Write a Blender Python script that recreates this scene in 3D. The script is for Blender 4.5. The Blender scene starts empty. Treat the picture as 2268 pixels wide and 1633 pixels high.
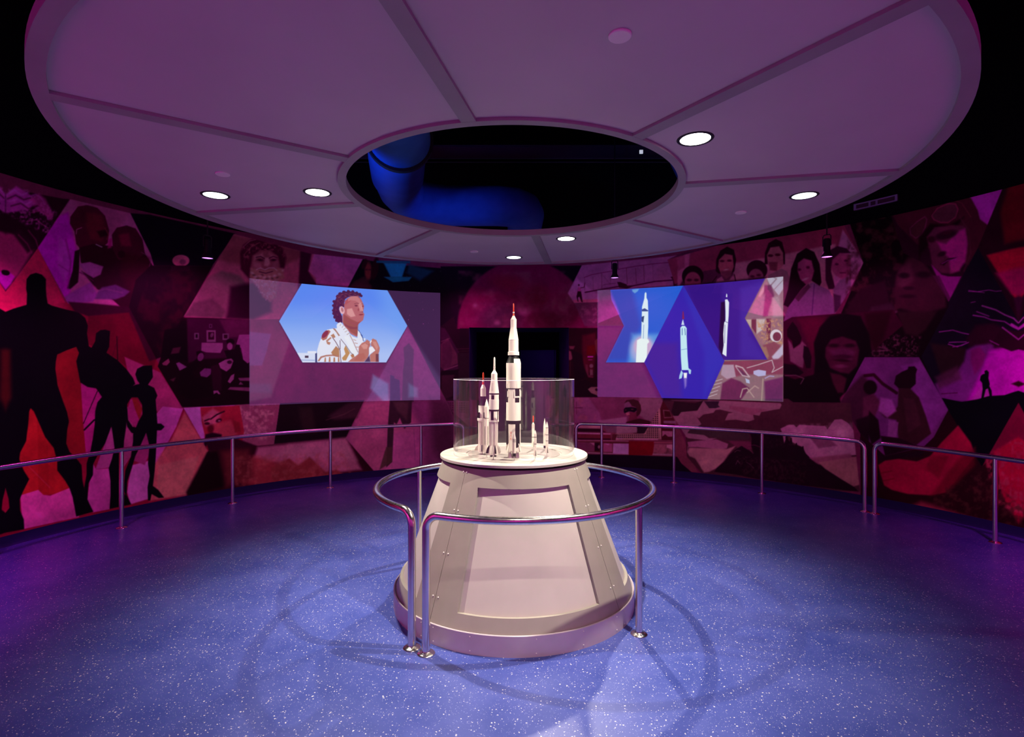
import bpy, math, random
import numpy as np
from mathutils import Vector, Matrix
random.seed(7)
PI = math.pi
sc = bpy.context.scene
C = sc.collection

# ------------------------------------------------------------------ camera
F_PX = 1200.0
CAMZ = 1.75
cd = bpy.data.cameras.new('camera')
cd.sensor_fit = 'HORIZONTAL'; cd.sensor_width = 36.0
cd.lens = 36.0*F_PX/2268.0
cd.clip_start = 0.05; cd.clip_end = 60
cam = bpy.data.objects.new('camera', cd); C.objects.link(cam)
cam.location = (0, 0, CAMZ); cam.rotation_euler = (PI/2, 0, 0)
sc.camera = cam
sc.view_settings.view_transform = 'Standard'
sc.view_settings.look = 'None'
sc.view_settings.exposure = 0.0
sc.view_settings.gamma = 1.0
sc.view_settings.use_curve_mapping = False
w = bpy.data.worlds.new('world'); sc.world = w; w.use_nodes = True
w.node_tree.nodes['Background'].inputs[0].default_value = (0.02, 0.01, 0.05, 1)
w.node_tree.nodes['Background'].inputs[1].default_value = 0.02

# room layout (metres): camera at the origin looking along +Y
PC = (0.014, 4.18)          # pedestal axis
WC = (0.19, 3.97)           # axis of the round wall and of its handrail
WR = 5.35                   # wall radius
CZ = 3.086                  # underside of the suspended ceiling ring

def wpt(psi, r, z):         # point on a circle round the wall axis; psi in degrees, 0 = far side, + = right
    a = math.radians(psi)
    return (WC[0]+r*math.sin(a), WC[1]+r*math.cos(a), z)

def lamp(kind, name, loc, target, energy, color, size=0.1, angle=60, blend=0.6, sx=None):
    l = bpy.data.lights.new(name, kind); l.energy = energy; l.color = color
    if kind == 'SPOT':
        l.spot_size = math.radians(angle); l.spot_blend = blend; l.shadow_soft_size = size
    elif kind == 'AREA':
        l.shape = 'RECTANGLE' if sx else 'DISK'; l.size = size
        if sx: l.size_y = sx
        l.spread = math.radians(angle)
    else:
        l.shadow_soft_size = size
    o = bpy.data.objects.new(name, l); C.objects.link(o); o.location = loc
    d = Vector(target)-Vector(loc)
    o.rotation_euler = d.to_track_quat('-Z', 'Y').to_euler()
    return o

MAG = (1.0, 0.05, 0.62)
# magenta wall-washers, in a ring between the ceiling ring and the wall
for psi, e, aim, tz in ((-180, 200, -180, 1.6), (-135, 280, -135, 1.6), (-106, 420, -104, 1.6), (-84, 120, -86, 1.3), (-56, 48, -56, 1.4), (-30, 42, -30, 1.4),
                    (-8, 34, -8, 1.4), (20.5, 42, 21, 1.4), (40, 30, 40, 1.4), (55.5, 36, 58, 1.4), (86, 150, 88, 1.4), (106, 380, 104, 1.6), (135, 280, 135, 1.6)):
    lamp('SPOT', 'wall_washer', wpt(psi, 4.0 if abs(psi) > 100 else 4.2, 3.12), wpt(aim, WR, tz), e, MAG, 0.05, 118, 0.8)
# blue uplights lying on top of the ceiling ring
lamp('SPOT', 'uplight', (-1.9, 4.9, 3.2), (-1.3, 6.2, 4.1), 60, (0.0, 0.16, 1.0), 0.1, 110, 0.8)
lamp('SPOT', 'uplight', (-0.8, 6.3, 3.2), (-0.9, 7.5, 4.1), 22, (0.0, 0.12, 1.0), 0.1, 80, 0.8)
lamp('SPOT', 'uplight', (1.5, 4.9, 3.2), (1.6, 6.0, 4.3), 4, (0.0, 0.07, 1.0), 0.1, 120, 0.8)
# dim light in the passage beyond the doorway
lamp('POINT', 'passage_light', (0.9, 11.8, 2.0), (0, 0, 0), 1.6, (0.4, 0.03, 1.0), 0.15)

INNER = [((-1.495, 4.164), 'left'), ((1.08, 3.193), 'right'), ((0.564, 5.645), 'far')]
OUTER = [((-2.316, 4.23), 'left'), ((2.286, 4.24), 'right'), ((0.022, 6.597), 'far')]
WARM = (1.0, 0.87, 0.70)
for (x, y), _ in INNER:
    lamp('SPOT', 'downlight_beam', (x, y, CZ-0.01), (x*0.3, 4.2+(y-4.2)*0.3, 0), 490, WARM, 0.025, 98, 0.95)
for (x, y), _ in OUTER:
    lamp('SPOT', 'downlight_beam', (x, y, CZ-0.01), (x, y, 0), 8, (0.8, 0.85, 1.0), 0.06, 100, 0.9)
lamp('SPOT', 'downlight_beam', (0.25, 1.75, CZ-0.01), (0.02, 2.45, 0.0), 260, WARM, 0.03, 54, 1.0)

# ------------------------------------------------------------------ helpers
def mat(name, color, rough=0.5, metal=0.0, emit=None, estr=1.0, spec=0.5, coat=0.0):
    m = bpy.data.materials.new(name); m.use_nodes = True
    b = m.node_tree.nodes['Principled BSDF']
    b.inputs['Base Color'].default_value = (*color, 1)
    b.inputs['Roughness'].default_value = rough
    b.inputs['Metallic'].default_value = metal
    b.inputs['Specular IOR Level'].default_value = spec
    b.inputs['Coat Weight'].default_value = coat
    if emit:
        b.inputs['Emission Color'].default_value = (*emit, 1)
        b.inputs['Emission Strength'].default_value = estr
    return m

def add_noise(m, c1, c2, scale, detail=4, bump=0.0, stretch=(1, 1, 1), r1=None, r2=None):
    nt = m.node_tree; N = nt.nodes; L = nt.links; b = N['Principled BSDF']
    tc = N.new('ShaderNodeTexCoord'); mp = N.new('ShaderNodeMapping'); mp.inputs['Scale'].default_value = stretch
    n = N.new('ShaderNodeTexNoise'); n.inputs['Scale'].default_value = scale; n.inputs['Detail'].default_value = detail
    L.new(tc.outputs['Object'], mp.inputs[0]); L.new(mp.outputs[0], n.inputs['Vector'])
    cr = N.new('ShaderNodeValToRGB'); cr.color_ramp.elements[0].position = 0.3; cr.color_ramp.elements[1].position = 0.7
    cr.color_ramp.elements[0].color = (*c1, 1); cr.color_ramp.elements[1].color = (*c2, 1)
    L.new(n.outputs['Fac'], cr.inputs[0]); L.new(cr.outputs[0], b.inputs['Base Color'])
    if r1 is not None:
        mr = N.new('ShaderNodeMapRange'); mr.inputs['To Min'].default_value = r1; mr.inputs['To Max'].default_value = r2
        L.new(n.outputs['Fac'], mr.inputs['Value']); L.new(mr.outputs[0], b.inputs['Roughness'])
    if bump:
        bp = N.new('ShaderNodeBump'); bp.inputs['Strength'].default_value = bump; bp.inputs['Distance'].default_value = 0.002
        L.new(n.outputs['Fac'], bp.inputs['Height']); L.new(bp.outputs[0], b.inputs['Normal'])
    return m

class MB:
    def __init__(s): s.v = []; s.f = []; s.m = []
    def add(s, vs, fs, mi=0):
        o = len(s.v); s.v += [tuple(p) for p in vs]; s.f += [tuple(i+o for i in f) for f in fs]; s.m += [mi]*len(fs)
        return s
    def box(s, x0, x1, y0, y1, z0, z1, mi=0, mtx=None):
        vs = [Vector((x, y, z)) for x in (x0, x1) for y in (y0, y1) for z in (z0, z1)]
        if mtx: vs = [mtx @ v for v in vs]
        return s.add(vs, [(0, 1, 3, 2), (4, 6, 7, 5), (0, 4, 5, 1), (2, 3, 7, 6), (0, 2, 6, 4), (1, 5, 7, 3)], mi)
    def lathe(s, prof, segs=48, c=(0, 0), mi=0, cap0=True, cap1=True):
        n = len(prof); vs = []
        for r, z in prof:
            for k in range(segs):
                a = 2*PI*k/segs
                vs.append((c[0]+r*math.cos(a), c[1]+r*math.sin(a), z))
        fs = []
        for i in range(n-1):
            for k in range(segs):
                k2 = (k+1) % segs
                fs.append((i*segs+k, i*segs+k2, (i+1)*segs+k2, (i+1)*segs+k))
        if cap0: fs.append(tuple(range(segs))[::-1])
        if cap1: fs.append(tuple((n-1)*segs+k for k in range(segs)))
        return s.add(vs, fs, mi)
    def tube(s, pts, r, segs=14, mi=0, radii=None, closed=False):
        P = [Vector(p) for p in pts]; n = len(P); vs = []
        up = None
        for i, p in enumerate(P):
            if closed: t = (P[(i+1) % n]-P[i-1])
            else: t = (P[min(i+1, n-1)]-P[max(i-1, 0)])
            t.normalize()
            if up is None:
                up = Vector((0, 0, 1)) if abs(t.z) < 0.9 else Vector((1, 0, 0))
            sd = t.cross(up)
            if sd.length < 1e-6: sd = t.cross(Vector((0, 1, 0)))
            sd.normalize(); up = sd.cross(t).normalized()
            rr = radii[i] if radii else r
            for k in range(segs):
                a = 2*PI*k/segs
                vs.append(p+sd*math.cos(a)*rr+up*math.sin(a)*rr)
        fs = []
        for i in range(n if closed else n-1):
            j = (i+1) % n
            for k in range(segs):
                k2 = (k+1) % segs
                fs.append((i*segs+k, j*segs+k, j*segs+k2, i*segs+k2))
        if not closed:
            fs.append(tuple(range(segs))[::1]); fs.append(tuple((n-1)*segs+k for k in range(segs))[::-1])
        return s.add(vs, fs, mi)
    def shell(s, us, vs_, P0, P1, skip=None, mi=0, wrap=False):
        """two-sided thick surface: P0 and P1 map (u,v) to the two skins; cells where skip(u,v) are left out"""
        nu, nv = len(us), len(vs_)
        A = [P0(u, v) for u in us for v in vs_]; B = [P1(u, v) for u in us for v in vs_]
        o = len(A); fs = []
        def on(i, j):
            if wrap: i %= (nu-1)
            if i < 0 or j < 0 or i >= nu-1 or j >= nv-1: return False
            return not (skip and skip((us[i]+us[i+1])/2, (vs_[j]+vs_[j+1])/2))
        for i in range(nu-1):
            for j in range(nv-1):
                if not on(i, j): continue
                a, b, c, d = i*nv+j, (i+1)*nv+j, (i+1)*nv+j+1, i*nv+j+1
                fs.append((a, b, c, d)); fs.append((d+o, c+o, b+o, a+o))
                if not on(i-1, j): fs.append((a, d, d+o, a+o))
                if not on(i+1, j): fs.append((c, b, b+o, c+o))
                if not on(i, j-1): fs.append((b, a, a+o, b+o))
                if not on(i, j+1): fs.append((d, c, c+o, d+o))
        return s.add(A+B, fs, mi)
    def prism(s, poly, z0, z1, mtx=None, mi=0):
        n = len(poly)
        vs = [Vector((x, y, z0)) for x, y in poly]+[Vector((x, y, z1)) for x, y in poly]
        if mtx: vs = [mtx @ v for v in vs]
        fs = [tuple(range(n))[::-1], tuple(range(n, 2*n))]+[(i, (i+1) % n, (i+1) % n+n, i+n) for i in range(n)]
        return s.add(vs, fs, mi)
    def build(s, name, mats, parent=None, smooth=35, bevel=0):
        me = bpy.data.meshes.new(name); me.from_pydata(s.v, [], s.f)
        used = set(i for f in s.f for i in f)
        if not isinstance(mats, (list, tuple)): mats = [mats]
        for m in mats: me.materials.append(m)
        me.polygons.foreach_set('material_index', s.m)
        me.validate(); me.update()
        import bmesh
        b = bmesh.new(); b.from_mesh(me)
        loose = [v for v in b.verts if not v.link_faces]
        bmesh.ops.delete(b, geom=loose, context='VERTS')
        bmesh.ops.remove_doubles(b, verts=b.verts, dist=1e-6)
        bmesh.ops.recalc_face_normals(b, faces=b.faces)
        b.to_mesh(me); b.free()
        if smooth:
            me.shade_smooth(); me.set_sharp_from_angle(angle=math.radians(smooth))
        o = bpy.data.objects.new(name, me); C.objects.link(o)
        if bevel:
            md = o.modifiers.new('bevel', 'BEVEL'); md.width = bevel; md.segments = 2; md.limit_method = 'ANGLE'
        if parent: o.parent = parent
        return o

def thing(name, label, cat, loc=(0, 0, 0), rz=0, group=None):
    o = bpy.data.objects.new(name, None); C.objects.link(o)
    o.location = loc; o.rotation_euler = (0, 0, rz); o.empty_display_size = 0.1
    o['label'] = label; o['category'] = cat
    if group: o['group'] = group
    return o
def tag(o, label, cat, group=None):
    o['label'] = label; o['category'] = cat
    if group: o['group'] = group
    return o
def struct(o): o['kind'] = 'structure'; return o
def copy_thing(root, loc, label=None, rz=None):
    r = root.copy(); C.objects.link(r); r.location = loc
    if rz is not None: r.rotation_euler = (0, 0, rz)
    if label: r['label'] = label
    for ch in list(root.children):
        c = ch.copy(); C.objects.link(c); c.parent = r
        for g in list(ch.children):
            d = g.copy(); C.objects.link(d); d.parent = c
    return r
def text_mb(body, size, depth=0.001):
    cu = bpy.data.curves.new('t', 'FONT'); cu.body = body; cu.size = size; cu.extrude = depth
    cu.align_x = 'CENTER'; cu.align_y = 'CENTER'; cu.resolution_u = 3
    o = bpy.data.objects.new('t', cu); C.objects.link(o)
    dg = bpy.context.evaluated_depsgraph_get(); me = bpy.data.meshes.new_from_object(o.evaluated_get(dg))
    vs = [tuple(v.co) for v in me.vertices]; fs = [tuple(p.vertices) for p in me.polygons]
    bpy.data.objects.remove(o); bpy.data.curves.remove(cu); bpy.data.meshes.remove(me)
    return vs, fs
def frange(a, b, n): return [a+(b-a)*i/n for i in range(n+1)]

# ------------------------------------------------------------------ materials
steel = mat('brushed_steel', (0.62, 0.6, 0.6), 0.22, 1.0)
add_noise(steel, (0.7, 0.67, 0.65), (0.8, 0.77, 0.75), 60, 3, 0.02, (1, 1, 0.05), 0.13, 0.25)
ped_m = mat('warm_grey_paint', (0.4, 0.36, 0.33), 0.38)
add_noise(ped_m, (0.30, 0.278, 0.25), (0.325, 0.30, 0.272), 9, 5, 0.05)
rivet_m = mat('rivet_white', (0.75, 0.72, 0.7), 0.3)
plinth_m = mat('plinth_paint', (0.5, 0.45, 0.45), 0.3)
add_noise(plinth_m, (0.5, 0.43, 0.5), (0.54, 0.47, 0.54), 9, 5, 0.03)
ped_in = mat('pale_panel_paint', (0.55, 0.5, 0.47), 0.38)
add_noise(ped_in, (0.50, 0.47, 0.445), (0.535, 0.50, 0.475), 7, 5, 0.04)
plate_m = mat('satin_white_plate', (0.5, 0.475, 0.43), 0.3)
black_m = mat('matte_black', (0.006, 0.006, 0.008), 0.6)
navy_m = mat('black_ceiling_paint', (0.003, 0.003, 0.005), 0.9, spec=0.1)
ceil_m = mat('ceiling_panel_paint', (0.5, 0.5, 0.5), 0.55)
add_noise(ceil_m, (0.45, 0.40, 0.45), (0.51, 0.455, 0.51), 1.2, 5, 0.02)
rib_m = mat('ceiling_frame_paint', (0.27, 0.27, 0.28), 0.5)
add_noise(rib_m, (0.25, 0.25, 0.26), (0.29, 0.29, 0.30), 3, 4, 0.02)
cover_m = mat('cover_white', (0.75, 0.72, 0.72), 0.5)
duct_m = mat('duct_paint', (0.03, 0.09, 0.3), 0.6, spec=0.2)
add_noise(duct_m, (0.02, 0.08, 0.3), (0.035, 0.11, 0.38), 6, 6, 0.3)
joist_m = mat('joist_paint', (0.03, 0.035, 0.05), 0.7)
base_m = mat('cove_vinyl', (0.012, 0.014, 0.09), 0.6, spec=0.2)
passage_m = mat('passage_paint', (0.05, 0.04, 0.16), 0.8, spec=0.1)
lensW = mat('lamp_lens_warm', (1, 1, 1), 0.4, emit=(1.0, 0.95, 0.88), estr=14)
lensC = mat('lamp_lens_cool', (1, 1, 1), 0.4, emit=(0.85, 0.88, 1.0), estr=3)
lensM = mat('lamp_lens_violet', (1, 1, 1), 0.4, emit=(0.7, 0.3, 1.0), estr=1.6)

def floor_material():
    m = mat('speckled_rubber_floor', (0.05, 0.1, 0.4), 0.33)
    nt = m.node_tree; N = nt.nodes; L = nt.links; b = N['Principled BSDF']
    tc = N.new('ShaderNodeTexCoord')
    n = N.new('ShaderNodeTexNoise'); n.inputs['Scale'].default_value = 1.6; n.inputs['Detail'].default_value = 8
    n.inputs['Roughness'].default_value = 0.65
    L.new(tc.outputs['Object'], n.inputs['Vector'])
    cr = N.new('ShaderNodeValToRGB'); e = cr.color_ramp.elements
    e[0].position = 0.32; e[0].color = (0.030, 0.052, 0.27, 1); e[1].position = 0.7; e[1].color = (0.072, 0.098, 0.38, 1)
    L.new(n.outputs['Fac'], cr.inputs[0])
    col = cr.outputs[0]
    wn = N.new('ShaderNodeTexNoise'); wn.inputs['Scale'].default_value = 18
    L.new(tc.outputs['Object'], wn.inputs['Vector'])
    for i, (scale, thr, c) in enumerate(((60, 0.165, (0.62, 0.6, 0.7, 1)), (120, 0.175, (0.30, 0.33, 0.6, 1)))):
        mp = N.new('ShaderNodeMapping'); mp.inputs['Rotation'].default_value = (0, 0, 0.6*i)
        mp.inputs['Scale'].default_value = (1, 1.0, 0)
        mx = N.new('ShaderNodeVectorMath'); mx.operation = 'MULTIPLY_ADD'
        mx.inputs[1].default_value = (0.03, 0.03, 0); L.new(wn.outputs['Color'], mx.inputs[0])
        L.new(tc.outputs['Object'], mx.inputs[2]); L.new(mx.outputs[0], mp.inputs[0])
        vo = N.new('ShaderNodeTexVoronoi'); vo.inputs['Scale'].default_value = scale
        L.new(mp.outputs[0], vo.inputs['Vector'])
        sp = N.new('ShaderNodeSeparateColor'); L.new(vo.outputs['Color'], sp.inputs[0])
        mu = N.new('ShaderNodeMath'); mu.operation = 'MULTIPLY'; mu.inputs[1].default_value = thr*1.6
        L.new(sp.outputs[0], mu.inputs[0])
        su = N.new('ShaderNodeMath'); su.operation = 'SUBTRACT'; L.new(mu.outputs[0], su.inputs[0]); L.new(vo.outputs['Distance'], su.inputs[1])
        mr = N.new('ShaderNodeMapRange'); mr.inputs['From Min'].default_value = 0.0; mr.inputs['From Max'].default_value = 0.05
        L.new(su.outputs[0], mr.inputs['Value'])
        mix = N.new('ShaderNodeMix'); mix.data_type = 'RGBA'
        L.new(mr.outputs[0], mix.inputs['Factor']); L.new(col, mix.inputs['A']); mix.inputs['B'].default_value = c
        col = mix.outputs['Result']
    L.new(col, b.inputs['Base Color'])
    n2 = N.new('ShaderNodeTexNoise'); n2.inputs['Scale'].default_value = 4; n2.inputs['Detail'].default_value = 6
    L.new(tc.outputs['Object'], n2.inputs['Vector'])
    mr = N.new('ShaderNodeMapRange'); mr.inputs['To Min'].default_value = 0.26; mr.inputs['To Max'].default_value = 0.46
    L.new(n2.outputs['Fac'], mr.inputs['Value']); L.new(mr.outputs[0], b.inputs['Roughness'])
    bp = N.new('ShaderNodeBump'); bp.inputs['Strength'].default_value = 0.08; bp.inputs['Distance'].default_value = 0.003
    L.new(n2.outputs['Fac'], bp.inputs['Height']); L.new(bp.outputs[0], b.inputs['Normal'])
    return m

# ------------------------------------------------------------------ room shell
DOOR = (-9.9, 8.4, 2.45)
b = MB(); b.lathe([(WR+0.3, -0.1), (WR+0.3, 0.0)], 96, WC)
b.box(-1.6, 1.9, WC[1]+5.2, 12.9, -0.1, -0.0005)
struct(b.build('floor', floor_material(), smooth=0))
b = MB(); b.lathe([(WR+0.3, 6.2), (WR+0.3, 6.3)], 96, WC); struct(b.build('ceiling', navy_m, smooth=0))
psis = sorted(set([p for p in frange(-180, 180, 180)]+[DOOR[0], DOOR[1]]))
b = MB(); b.shell(psis, [0, DOOR[2], 3.66, 6.2], lambda p, z: wpt(p, WR+0.004, z), lambda p, z: wpt(p, WR+0.12, z),
        skip=lambda p, z: DOOR[0] < p < DOOR[1] and z < DOOR[2], wrap=False)
struct(b.build('wall_round', navy_m))
def cove(a0, a1):
    b = MB(); us = frange(a0, a1, 60)
    prof = [(WR-0.0, 0.102), (WR-0.006, 0.10), (WR-0.007, 0.03), (WR-0.014, 0.012), (WR-0.03, 0.002), (WR-0.03, 0.0)]
    for i in range(len(us)-1):
        for j in range(len(prof)-1):
            q = [wpt(us[i], *prof[j]), wpt(us[i+1], *prof[j]), wpt(us[i+1], *prof[j+1]), wpt(us[i], *prof[j+1])]
            b.add(q, [(0, 1, 2, 3)])
    return b
struct(cove(-100, DOOR[0]).build('baseboard_left', base_m)); struct(cove(DOOR[1], 100).build('baseboard_right', base_m))
# the passage beyond the doorway
b = MB()
xl, xr = wpt(DOOR[0], WR, 0)[0], wpt(DOOR[1], WR, 0)[0]
y0 = WC[1]+WR-0.02
b.box(xl-0.1, xl, y0, 12.6, 0, 2.6); b.box(xr, xr+0.1, y0, 12.6, 0, 2.6)
b.box(xl-0.1, xr+0.1, 12.5, 12.6, 0, 2.6); b.box(xl-0.1, xr+0.1, y0+0.13, 12.6, 2.5, 2.6)
struct(b.build('wall_passage', passage_m, smooth=0))
b = MB(); b.box(xl, 0.17, 11.2, 11.3, 0, 2.5); b.box(0.17, xr-0.0, 11.2, 11.3, 2.13, 2.5); b.box(xr-0.06, xr, 11.2, 11.3, 0, 2.13)
struct(b.build('wall_partition', navy_m, smooth=0))

# ------------------------------------------------------------------ suspended ceiling ring
HC = (0.0, 4.2); OC = (-0.04, 4.2); RI, RO = 1.232, 2.78
ring = thing('ceiling_ring', 'large round suspended ceiling with a round opening, pale panels between radial strips', 'ceiling canopy', (0, 4.2, CZ))
def rp(phi, r, z):          # phi degrees clockwise from far side; centre slides from hole centre to outer centre
    t = (r-RI)/(RO-RI); cx = HC[0]+(OC[0]-HC[0])*t
    a = math.radians(phi)
    return (cx+r*math.sin(a)-0.0, r*math.cos(a), z)
for k in range(8):
    a0 = 10.5+45*k
    b = MB(); b.shell(frange(a0, a0+45, 18), [RI+0.03, RO-0.03], lambda p, r: rp(p, r, 0.018), lambda p, r: rp(p, r, 0.05))
    b.build('ceiling_panel', ceil_m, ring)
    b = MB(); c, s = math.sin(math.radians(a0)), math.cos(math.radians(a0))
    x0, y0_, _ = rp(a0, RI+0.02, 0); x1, y1_, _ = rp(a0, RO-0.02, 0)
    for hw, z0, z1 in ((0.042, 0.0, 0.0175),):
        nx, ny = -(y1_-y0_), (x1-x0); l = math.hypot(nx, ny); nx /= l; ny /= l
        b.prism([(x0+nx*hw, y0_+ny*hw), (x1+nx*hw, y1_+ny*hw), (x1-nx*hw, y1_-ny*hw), (x0-nx*hw, y0_-ny*hw)], z0, z1)
    b.build('radial_strip', rib_m, ring)
b = MB(); b.shell(frange(0, 360, 144), [RI, RI+0.055], lambda p, r: rp(p, r, -0.001), lambda p, r: rp(p, r, 0.055), wrap=True)
b.build('inner_rim', rib_m, ring)
b = MB(); b.shell(frange(0, 360, 180), [RO-0.07, RO], lambda p, r: rp(p, r, -0.001), lambda p, r: rp(p, r, 0.06), wrap=True)
b.build('outer_rim', rib_m, ring)

# downlights
def downlight(x, y, lens, label, grp):
    t = thing('recessed_downlight', label, 'ceiling light', (x, y, CZ+0.018), group=grp)
    b = MB(); b.lathe([(0.086, -0.001), (0.087, -0.004), (0.103, -0.004), (0.106, -0.0005)], 40, cap0=False, cap1=False); b.build('trim_ring', black_m, t)
    b = MB(); b.lathe([(0.088, -0.002), (0.07, -0.0035), (0.0, -0.005)], 40, cap0=False, cap1=False); b.build('lens', lens, t)
for (x, y), s in INNER:
    downlight(x, y, lensW, {'left': 'dazzling warm downlight just left of the ceiling opening', 'right': 'dazzling warm downlight just right of the ceiling opening, largest of all the lights',
              'far': 'dazzling warm downlight just beyond the ceiling opening, right of the tall rocket'}[s], 'bright downlights round the ceiling opening')
for (x, y), s in OUTER:
    downlight(x, y, lensC, {'left': 'cool white downlight near the left rim of the ceiling ring', 'right': 'cool white downlight near the right rim of the ceiling ring',
              'far': 'cool white downlight at the far rim, right above the tall rocket'}[s], 'cool downlights near the outer rim')
for (x, y), lab in zip(((0.438, 2.2), (-2.01, 3.763), (1.98, 4.687), (-0.438, 6.26)),
        ('flat round pink-lit cover on the nearest ceiling panel, near the top of the picture', 'small flat cover disc above the left cool downlight',
         'small flat cover disc left of the right cool downlight', 'tiny flat cover disc left of the far cool downlight')):
    b = MB(); b.lathe([(0.047, 0), (0.047, -0.006), (0.043, -0.009), (0.0, -0.0095)], 32, cap0=True, cap1=False)
    o = b.build('sprinkler_cover', cover_m); o.location = (x, y, CZ+0.0175)
    tag(o, lab, 'sprinkler cover', 'flat cover discs on the ceiling ring')

# ducts and beams above
def duct(path, r, name, label, rings=()):
    t = thing(name, label, 'duct', path[0])
    o = Vector(path[0]); P = [Vector(p)-o for p in path]
    b = MB(); b.tube(P, r, 40); b.build('duct_body', duct_m, t)
    for i in rings:
        d = (P[i+1]-P[i]).normalized()
        b = MB(); b.tube([P[i]-d*0.03, P[i]+d*0.03], r+0.03, 40); b.build('joint_band', black_m, t)
    return t
def arc_pts(c, r, a0, a1, n, z):
    return [(c[0]+r*math.cos(math.radians(a)), c[1]+r*math.sin(math.radians(a)), z) for a in frange(a0, a1, n)]
P = [(-0.95, 3.2, 4.0), (-1.0, 4.2, 4.0), (-1.1, 5.3, 4.0), (-1.22, 5.75, 4.0), (-1.33, 6.3, 4.0)]
duct(P, 0.30, 'air_duct', 'wide blue-lit round duct seen through the ceiling opening, running away on the left', (2,))
P = [(-1.40, 6.8, 4.0), (-1.38, 7.1, 4.0), (-1.2, 7.35, 4.0), (-0.9, 7.5, 4.0), (-0.2, 7.5, 4.0), (0.02, 7.56, 4.0), (0.16, 7.74, 4.0), (0.2, 7.95, 4.0), (0.2, 8.9, 4.0)]
duct([(-1.34, 6.34, 4.0), (-1.37, 6.5, 4.0)]+P, 0.27, 'duct_elbow', 'blue-lit duct bend that turns right at the bottom of the ceiling opening')
for i, (x0, x1, y, z, lab) in enumerate(((-4, 4.5, 6.4, 4.75, 'nearest dark joist crossing above the ceiling opening'), (-3.5, 4, 8.2, 4.9, 'farthest dark joist crossing above the ceiling opening'))):
    b = MB(); b.box(x0, x1, y-0.05, y+0.05, z, z+0.2); b.box(x0, x1, y-0.09, y+0.09, z, z+0.015); b.box(x0, x1, y-0.09, y+0.09, z+0.185, z+0.2)
    tag(b.build('ceiling_joist', joist_m, smooth=0), lab, 'beam', 'joists under the dark ceiling')
b = MB(); b.tube([(1.0, 4.6, 4.5), (2.6, 8.0, 4.55)], 0.13, 24)
tag(b.build('small_duct', duct_m), 'slim dark blue duct slanting across the right of the ceiling opening', 'duct')

# pendant spotlights between ceiling ring and wall
def pendant(psi, z, label):
    x, y, _ = wpt(psi, 4.2, 0)
    t = thing('pendant_spotlight', label, 'spotlight', (x, y, z), math.radians(-psi), 'spotlights hanging in front of the mural')
    b = MB(); b.lathe([(0.058, 0.0), (0.06, 0.012), (0.042, 0.05), (0.036, 0.06), (0.036, 0.2), (0.03, 0.215)], 28, cap0=False)
    b.build('lamp_can', black_m, t)
    b = MB(); b.lathe([(0.056, 0.006), (0.0, 0.004)], 28, cap0=False, cap1=False); b.build('lens', lensM, t)
    b = MB(); b.tube([(-0.045, 0, 0.13), (-0.045, 0, 0.24), (-0.03, 0, 0.26), (0.03, 0, 0.26), (0.045, 0, 0.24), (0.045, 0, 0.13)], 0.006, 8)
    b.build('yoke', black_m, t)
    b = MB(); b.tube([(0, 0, 0.26), (0, 0, 6.2-z-0.001)], 0.008, 8); b.build('hanging_rod', black_m, t)
pendant(18.3, 3.08, 'black can spotlight hanging in front of the biplane picture')
pendant(56.0, 3.05, 'black can spotlight hanging in front of the smiling group, near the right')
pendant(-59.5, 2.99, 'spotlight with a violet lens in the dark beside the small moon, left')

# hanging sign on the dark upper wall
sign_f = mat('sign_frame', (0.32, 0.28, 0.5), 0.5); sign_b = mat('sign_face', (0.06, 0.02, 0.05), 0.5)
def sign():
    a0, a1 = SIGN[0], SIGN[1]; z0, z1 = SIGN[2], SIGN[3]; am = (a0+a1)/2; c_ = wpt(am, WR-0.05, (z0+z1)/2)
    t = thing('header_sign', 'narrow lilac-framed header sign high on the dark wall at the right', 'sign', c_)
    def lp(a, r, z): p = wpt(a, r, z); return (p[0]-c_[0], p[1]-c_[1], p[2]-c_[2])
    b = MB(); b.shell(frange(a0, a1, 12), [z0, z1], lambda a, z: lp(a, WR-0.04, z), lambda a, z: lp(a, WR-0.006, z)); b.build('sign_face', sign_b, t)
    w_ = 0.014
    b = MB()
    for (u0, u1, v0, v1) in ((a0, a1, z0, z0+w_), (a0, a1, z1-w_, z1), (a0, a0+0.3, z0, z1), (a1-0.3, a1, z0, z1)):
        b.shell(frange(u0, u1, 12), [v0, v1], lambda a, z: lp(a, WR-0.05, z), lambda a, z: lp(a, WR-0.04, z))
    b.build('frame', sign_f, t)
    for q in (0.37, 0.53):
        u = a0+(a1-a0)*q
        b = MB(); b.shell([u-0.12, u+0.12], [z0+w_, z1-w_], lambda a, z: lp(a, WR-0.048, z), lambda a, z: lp(a, WR-0.04, z)); b.build('divider', sign_f, t)
SIGN = (53.9, 59.3, 3.82, 3.9)
sign()
for x, y, z, lab, col in ((-2.5, 9.0, 5.3, 'tiny white indicator light seen at the left of the ceiling opening', (0.9, 0.8, 1.0)),
                     (1.55, 6.5, 4.35, 'tiny pale light seen at the right of the ceiling opening', (0.7, 0.8, 0.9))):
    b = MB(); b.box(-0.02, 0.02, -0.01, 0.01, -0.02, 0.02)
    o = b.build('indicator_light', mat('indicator_glow', col, 0.5, emit=col, estr=0.6), smooth=0); o.location = (x*0.62, y*0.62, z*0.83) if x < 0 else (x, y, z)
    tag(o, lab, 'indicator light', 'indicator lights above the ceiling ring')

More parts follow.
